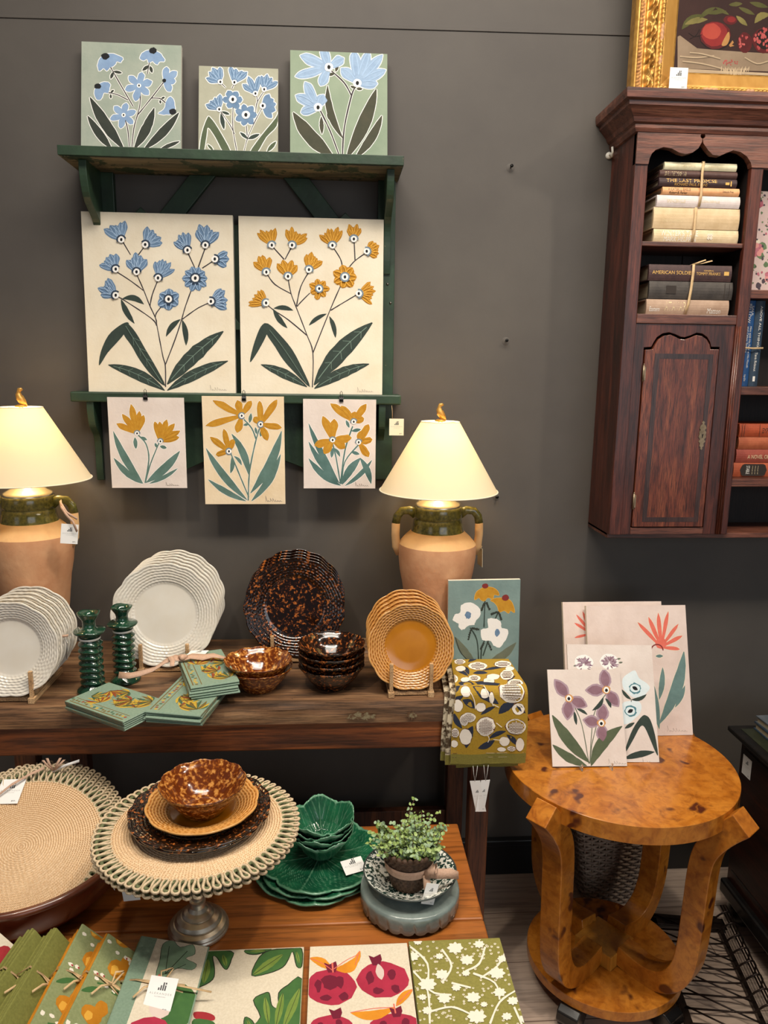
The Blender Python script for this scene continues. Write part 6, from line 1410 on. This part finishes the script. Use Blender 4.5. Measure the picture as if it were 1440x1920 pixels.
TX, TY, TZ = .722, -.434, .63
st_ = thing('side_table', 'round burl wood side table with four curved legs and a round base', 'table', (TX, TY, 0))
obj('table_top', MB().lathe([(0, TZ), (.2835, TZ), (.2845, TZ-.001), (.2845, TZ-.043), (.28, TZ-.046), (0, TZ-.046)], m_burl, 180, smooth=False), st_, bev=0)
for k, az in enumerate((218, 308, 36, 119)):
    a = math.radians(az); d = Vector((math.cos(a), math.sin(a), 0)); n = Vector((-math.sin(a), math.cos(a), 0))
    ctl = [(.322, .618), (.285, .575), (.252, .52), (.240, .46), (.236, .36), (.232, .25), (.222, .18), (.195, .13), (.155, .105), (.11, .10), (.05, .112)]
    ctl = cat_rom(ctl, 4, False); hw = .0275; vs = []
    for i, (r, z) in enumerate(ctl):
        p0, p1 = ctl[max(i-1, 0)], ctl[min(i+1, len(ctl)-1)]; tx, tz = p1[0]-p0[0], p1[1]-p0[1]; L = math.hypot(tx, tz); nx, nz = -tz/L, tx/L
        for su, sv in ((1, 1), (1, -1), (-1, -1), (-1, 1)):
            q = d*(r+nx*.027*su)+n*(hw*sv)+Vector((0, 0, z+nz*.027*su)); vs.append(tuple(q))
    c = len(ctl); fs = [(i*4+j, i*4+(j+1) % 4, (i+1)*4+(j+1) % 4, (i+1)*4+j) for i in range(c-1) for j in range(4)]+[(0, 1, 2, 3), tuple((c-1)*4+j for j in (3, 2, 1, 0))]
    obj('leg', MB().add(vs, fs, m_burl, False), st_, bev=.002)
obj('base_disc', MB().lathe([(0, .078), (.2, .078), (.201, .077), (.201, .052), (.198, .050), (0, .050)], m_burl, 160, smooth=False), st_)
obj('centre_block', MB().box(-.055, .055, -.055, .055, .078, .118, m_burlp, Matrix.Rotation(math.radians(38), 4, 'Z')), st_, bev=.002)
m_ftb = mat('black_lacquer', '#0d0d0e', rough=.25, coat=.4)
for az in (228, 303, 48, 123):
    a = math.radians(az); M = Matrix.Rotation(a, 4, 'Z')
    obj('foot', MB().prism([(.13, .050), (.205, .050), (.222, .040), (.226, .018), (.215, 0), (.18, 0), (.165, .014), (.15, .02), (.13, .022)], -.028, .028, m_ftb, 'y', M), st_, bev=.003)
# paintings standing on it
A = Art(1000, 1110, 4.364)
for tx, ty in ((355, 190), (405, 165), (500, 150), (340, 255), (342, 372)): A.petal(480, 340, tx, ty, 22, K['coral'])
A.leaf(300, 800, 420, 1200, 60, K['tealf']); art1 = A
A = Art(1000, 1110, 4.364); A.hal = (K['cream'], 4)
for tx, ty in ((860, 255), (945, 212), (1022, 178), (1102, 168), (1182, 268), (1214, 360), (1194, 468)): A.petal(1045, 450, tx, ty, 30, K['coral'])
A.disc(1045, 420, 46, K['coral'], 5, 46); A.arc(1012, 478, 44, 54, 0, 170, K['red'], 7); A.disc(735, 470, 40, K['coral'], 4, 36)
for l in ((1232, 488, 1030, 1080, 96, -40), (1058, 618, 1030, 880, 46, -8), (1240, 765, 1160, 944, 36, -8), (1000, 525, 1062, 524, 26, 0), (1030, 1120, 960, 700, 60, 0)): A.leaf(*l[:5], K['tealf'], l[5])
A.sign(1090, 1142, 165, K['grey'], 34); art2 = A
A = Art(1000, 1110, 4.364); R_ = random.Random(4)
for cx, cy in ((430, 575), (640, 560)):
    A.disc(cx, cy, 78, K['white'], 2, 66)
    for i in range(60):
        a = R_.uniform(-.3, PI+.3) if i < 44 else R_.uniform(0, 6.28); r0 = R_.uniform(5, 40); l = R_.uniform(22, 44)
        A.leaf(cx+r0*math.cos(a), cy+20-r0*math.sin(a), cx+(r0+l)*math.cos(a+.15), cy+20-(r0+l)*math.sin(a+.15), 11, (K['plum'], K['mauve'], K['mauvl'])[i % 3], 3, 3+i % 3, n=5)
for x, y in ((345, 605), (700, 540), (715, 570)): A.leaf(x, y, x+34, y-6, 14, K['greyol'])
A.poly([(745, 700), (800, 650), (850, 630), (880, 690), (940, 730), (967, 770), (930, 820), (900, 850), (830, 850), (790, 820), (750, 780)], K['pale'], 3)
A.poly([(735, 910), (800, 880), (870, 880), (895, 920), (880, 980), (840, 1020), (790, 1062), (735, 1060)], K['pale'], 3)
for x, y, an in ((845, 775, -.5), (803, 962, .5)):
    A.disc(x, y, 50, K['tealr'], 4, 44, 22, .14); A.disc(x, y, 40, K['pale'], 5, 34); A.leaf(x-20*math.cos(an)-4, y+26*math.sin(an), x+20*math.cos(an)+4, y-26*math.sin(an), 30, K['black'], 0, 7)
for l in ((738, 788, 812, 868, 28, -8), (938, 822, 812, 868, 32, -16), (835, 1056, 755, 1105, 30, 0), (812, 868, 812, 890, 6, 0)): A.leaf(*l[:5], K['leafd'], l[5])
A.poly([(750, 1290), (800, 1150), (850, 1060), (900, 1000), (930, 995), (965, 1030), (1000, 1150), (1022, 1315), (1000, 1290), (960, 1190), (915, 1090), (880, 1090), (830, 1180), (765, 1290)], K['leafd'], 3)
A.leaf(740, 1355, 994, 1292, 54, K['leafd'], 8); A.sign(890, 1398, 130, K['grey'], 34); art3 = A
A = Art(1000, 1110, 4.364)
for x, y, tips in ((297, 868, ((180, 712), (448, 932), (283, 1048))), (605, 795, ((585, 620), (430, 800), (705, 932))), (560, 1068, ((582, 908), (408, 1042), (572, 1232)))):
    for tx, ty in tips:
        A.leaf(x, y, tx, ty, 104, K['mauvl'], 0, 3, pw=.8); A.leaf(x+(tx-x)*.1, y+(ty-y)*.1, x+(tx-x)*.9, y+(ty-y)*.9, 74, K['mauve'], 0, 4, pw=.8)
    A.disc(x, y, 34, K['orng'], 6, 34, 14, .15); A.disc(x, y, 22, K['white'], 7, 26); A.disc(x, y+3, 12, K['black'], 8, 14)
for l in ([(320, 890), (400, 1080), (455, 1400)], [(600, 830), (500, 1000), (462, 1400)], [(520, 1090), (480, 1250), (465, 1400)]): A.line(l, 7, K['greyol'], 2)
for l in ((580, 855, 487, 965, 34, -16), (595, 865, 641, 942, 28, 8), (362, 953, 447, 1000, 26, 6), (340, 975, 357, 1085, 28, 0), (570, 1255, 478, 1332, 32, 0)): A.leaf(*l[:5], K['leafd'], l[5])
for l in ((160, 1008, 458, 1392, 96, -20), (160, 1250, 437, 1418, 74, -20), (730, 1090, 472, 1418, 96, 40)): A.leaf(*l[:5], K['olive'], l[5])
A.sign(610, 1402, 155, K['grey'], 30); art5 = A
z0 = TZ+.001
canvas('peach canvas with a coral flower at the back left of the burl table', O=(.637, -.286, z0), U=(1, 0, 0), V=(0, .11, .338), wd=.283, ht=.355, th=.012, bg=K['blush2'], art=art1)
canvas('tall blush canvas with a coral flower and long teal leaves, back right on burl table', O=(.695, -.312, z0), U=(1, 0, 0), V=(0, .11, .335), wd=.283, ht=.352, th=.012, bg=K['blush2'], art=art2)
canvas('blush canvas with alliums and white anemones, behind the front one on the burl table', O=(.598, -.446, z0+.004), U=(1, 0, 0), V=(.014, .118, .275), wd=.2265, ht=.2925, th=.004, bg=K['blush'], art=art3)
canvas('blush canvas with three mauve flowers, frontmost on the burl table', O=(.543, -.466, z0+.004), U=(1, 0, 0), V=(.006, .10, .214), wd=.190, ht=.2365, th=.004, bg=K['blush'], art=art5)
m_acr = bpy.data.materials.new('clear_acrylic'); m_acr.use_nodes = True; _p = m_acr.node_tree.nodes['Principled BSDF']; _p.inputs['Transmission Weight'].default_value = .9; _p.inputs['Roughness'].default_value = .05; _p.inputs['Base Color'].default_value = (.9, .92, .92, 1)
for x, lb in ((.612, 'clear plastic easel foot, left one under the mauve flower canvas'), (.688, 'clear plastic easel foot, right one under the mauve flower canvas')):
    obj('easel', MB().prism([(-.484, z0), (-.484, z0+.018), (-.480, z0+.018), (-.474, z0+.004), (-.40, z0+.004), (-.36, z0+.15), (-.356, z0+.15), (-.392, z0)], x-.0015, x+.0015, m_acr, 'x'), label=lb, cat='easel', group=None)
# ================================================================ wicker basket
m_wick = mat('grey_wicker', '#a5917f', '#7d6a5b', rough=.75, sc=90, bump=.3)
wb = thing('basket', 'grey-brown wicker basket on the floor behind the burl table', 'basket', (.855, -.105, 0))
def rrect(hx, hy, r, n=200):
    pts = []; per = [(hx-r, hy-r, 0), (-(hx-r), hy-r, 90), (-(hx-r), -(hy-r), 180), (hx-r, -(hy-r), 270)]
    base = []
    for cx, cy, a0 in per:
        for i in range(9): a = math.radians(a0+i*90/8); base.append((cx+r*math.cos(a), cy+r*math.sin(a)))
    L = [0]
    for a, b in zip(base, base[1:]+base[:1]): L.append(L[-1]+math.hypot(a[0]-b[0], a[1]-b[1]))
    for k in range(n):
        s = L[-1]*k/n; i = max(j for j in range(len(base)) if L[j] <= s); a, b = base[i], base[(i+1) % len(base)]; f = (s-L[i])/(L[i+1]-L[i]); x, y = a[0]+(b[0]-a[0])*f, a[1]+(b[1]-a[1])*f
        dx, dy = b[0]-a[0], b[1]-a[1]; l = math.hypot(dx, dy); pts.append((x, y, dy/l, -dx/l))
    return pts
b = MB(); NR = 27; st = 34
for k in range(NR):
    z = .006+k*.0098; f = k/NR; R0 = rrect(.085+.045*f, .062+.022*f, .02, st*8)
    b.tube([(x+nx*.0035*math.cos(i*PI/8+(k % 2)*PI), y+ny*.0035*math.cos(i*PI/8+(k % 2)*PI), z+.0012*math.sin(i*.3+k)) for i, (x, y, nx, ny) in enumerate(R0)], .0042, m_wick, 6, True)
obj('woven_wall', b, wb, fix=False)
b = MB(); A0, A1 = rrect(.085, .062, .02, st), rrect(.13, .084, .02, st)
for p, q in zip(A0, A1): b.tube([(p[0], p[1], .002), (q[0], q[1], .27)], .0028, m_wick, 5)
obj('stakes', b, wb, fix=False, kind='stuff')
obj('bottom_panel', MB().box(-.08, .08, -.056, .056, .002, .008, m_wick), wb)
obj('rim', MB().tube([(x, y, .272) for x, y, _, _ in rrect(.131, .084, .02, 80)], .007, m_wick, 8, True), wb)
# ================================================================ dark chest with books
m_ch = wood('chest_wood', '#140906', '#2c130b', '#471f12', axis=1, rough=.35, g=.8, coat=.2); m_chl = mat('chest_leather_top', '#2c2f20', '#20231a', rough=.4, sc=30, coat=.2); m_chk = mat('ebonised_trim', '#0f0f10', '#1b1715', rough=.3, sc=40)
ch = thing('chest', 'dark wooden chest with a black moulded base, cut off by the right edge', 'chest', (1.55, -.5, 0))
def Ch(name, mb, **k):
    for i, v in enumerate(mb.v): mb.v[i] = (v[0]-1.55, v[1]+.5, v[2])
    return obj(name, mb, ch, **k)
Ch('body', MB().box(1.178, 1.92, -.79, -.215, .11, .572, m_ch), bev=.002)
Ch('lid', MB().box(1.138, 1.95, -.83, -.200, .585, .600, m_chk), bev=.004)
Ch('lid_moulding', MB().box(1.158, 1.935, -.81, -.208, .570, .586, m_ch), bev=.004)
Ch('leather_inset', MB().box(1.165, 1.92, -.80, -.225, .5995, .6012, m_chl))
Ch('base_moulding', MB().box(1.158, 1.94, -.81, -.21, .07, .115, m_chk), bev=.008)
for x, y in ((1.215, -.26), (1.215, -.75), (1.88, -.26), (1.88, -.75)): Ch('bun_foot', MB().lathe([(0, 0), (.025, 0), (.045, .02), (.048, .04), (.035, .062), (.03, .07), (0, .07)], m_chk, 28, M=Matrix.Translation((x, y, 0))))
Ch('panel_moulding', MB().box(1.1765, 1.1785, -.77, -.235, .15, .155, m_chk).box(1.1765, 1.1785, -.77, -.235, .54, .545, m_chk))
price_card('white price card stuck on the left side of the dark chest', (1.1765, -.232, .527), (0, -1, 0), (0, 0, 1), .044, .058)
book('navy hardback lying on the dark chest at the right edge, under the grey one', 1.302, -.375, .6015, .20, .022, .15, cB2, (), 'books on the chest', 0)
book('grey-jacketed hardback on top of the navy one on the chest', 1.304, -.37, .6238, .19, .02, .145, bmat('grey_jacket', '#5a6066', '#474d54'), (), 'books on the chest', .05)
# ================================================================ wire rack and cable
m_wire = mat('dark_bronze_wire', '#2a211d', '#3a2d26', rough=.4, metal=.7, sc=60)
wr = thing('wire_rack', 'dark wire rack with looped rods lying on the floor at the lower right', 'rack', (1.055, -.24, .002), -.17)
obj('long_rail', MB().box(-.118, -.100, -.62, .0, 0, .016, m_wire), wr, bev=.001); obj('long_rail', MB().box(.070, .082, -.62, 0, .0, .014, m_wire), wr, bev=.001)
obj('end_plate', MB().box(-.118, .095, -.055, -.012, .012, .016, m_wire), wr, bev=.001)
for x in (.090, .098, .106): obj('rod', MB().tube([(x, .0, .05), (x, -.62, .05)], .0025, m_wire, 6), wr)
for i in range(13):
    y = -.03-i*.046
    obj('looped_rod', MB().tube([(-.108, y, .016), (.02, y, .018), (.055, y-.01, .03), (.072, y-.016, .055), (.086, y-.018, .068), (.100, y-.014, .064), (.110, y-.006, .045), (.112, y, .012)], .0025, m_wire, 6), wr)
for i in range(9):
    y = -.02-i*.066
    obj('diagonal_rod', MB().tube([(-.105, y, .020), (.07, y-.10, .020)], .0022, m_wire, 6), wr)
cab = MB().tube([(1.0, -.03, .30), (1.03, -.032, .26), (1.06, -.03, .21), (1.10, -.035, .17), (1.15, -.04, .155), (1.21, -.04, .165), (1.26, -.04, .18)], .0028, m_white, 8)
obj('power_cable', cab, label='thin white power cable hanging by the baseboard behind the burl table', cat='cable')
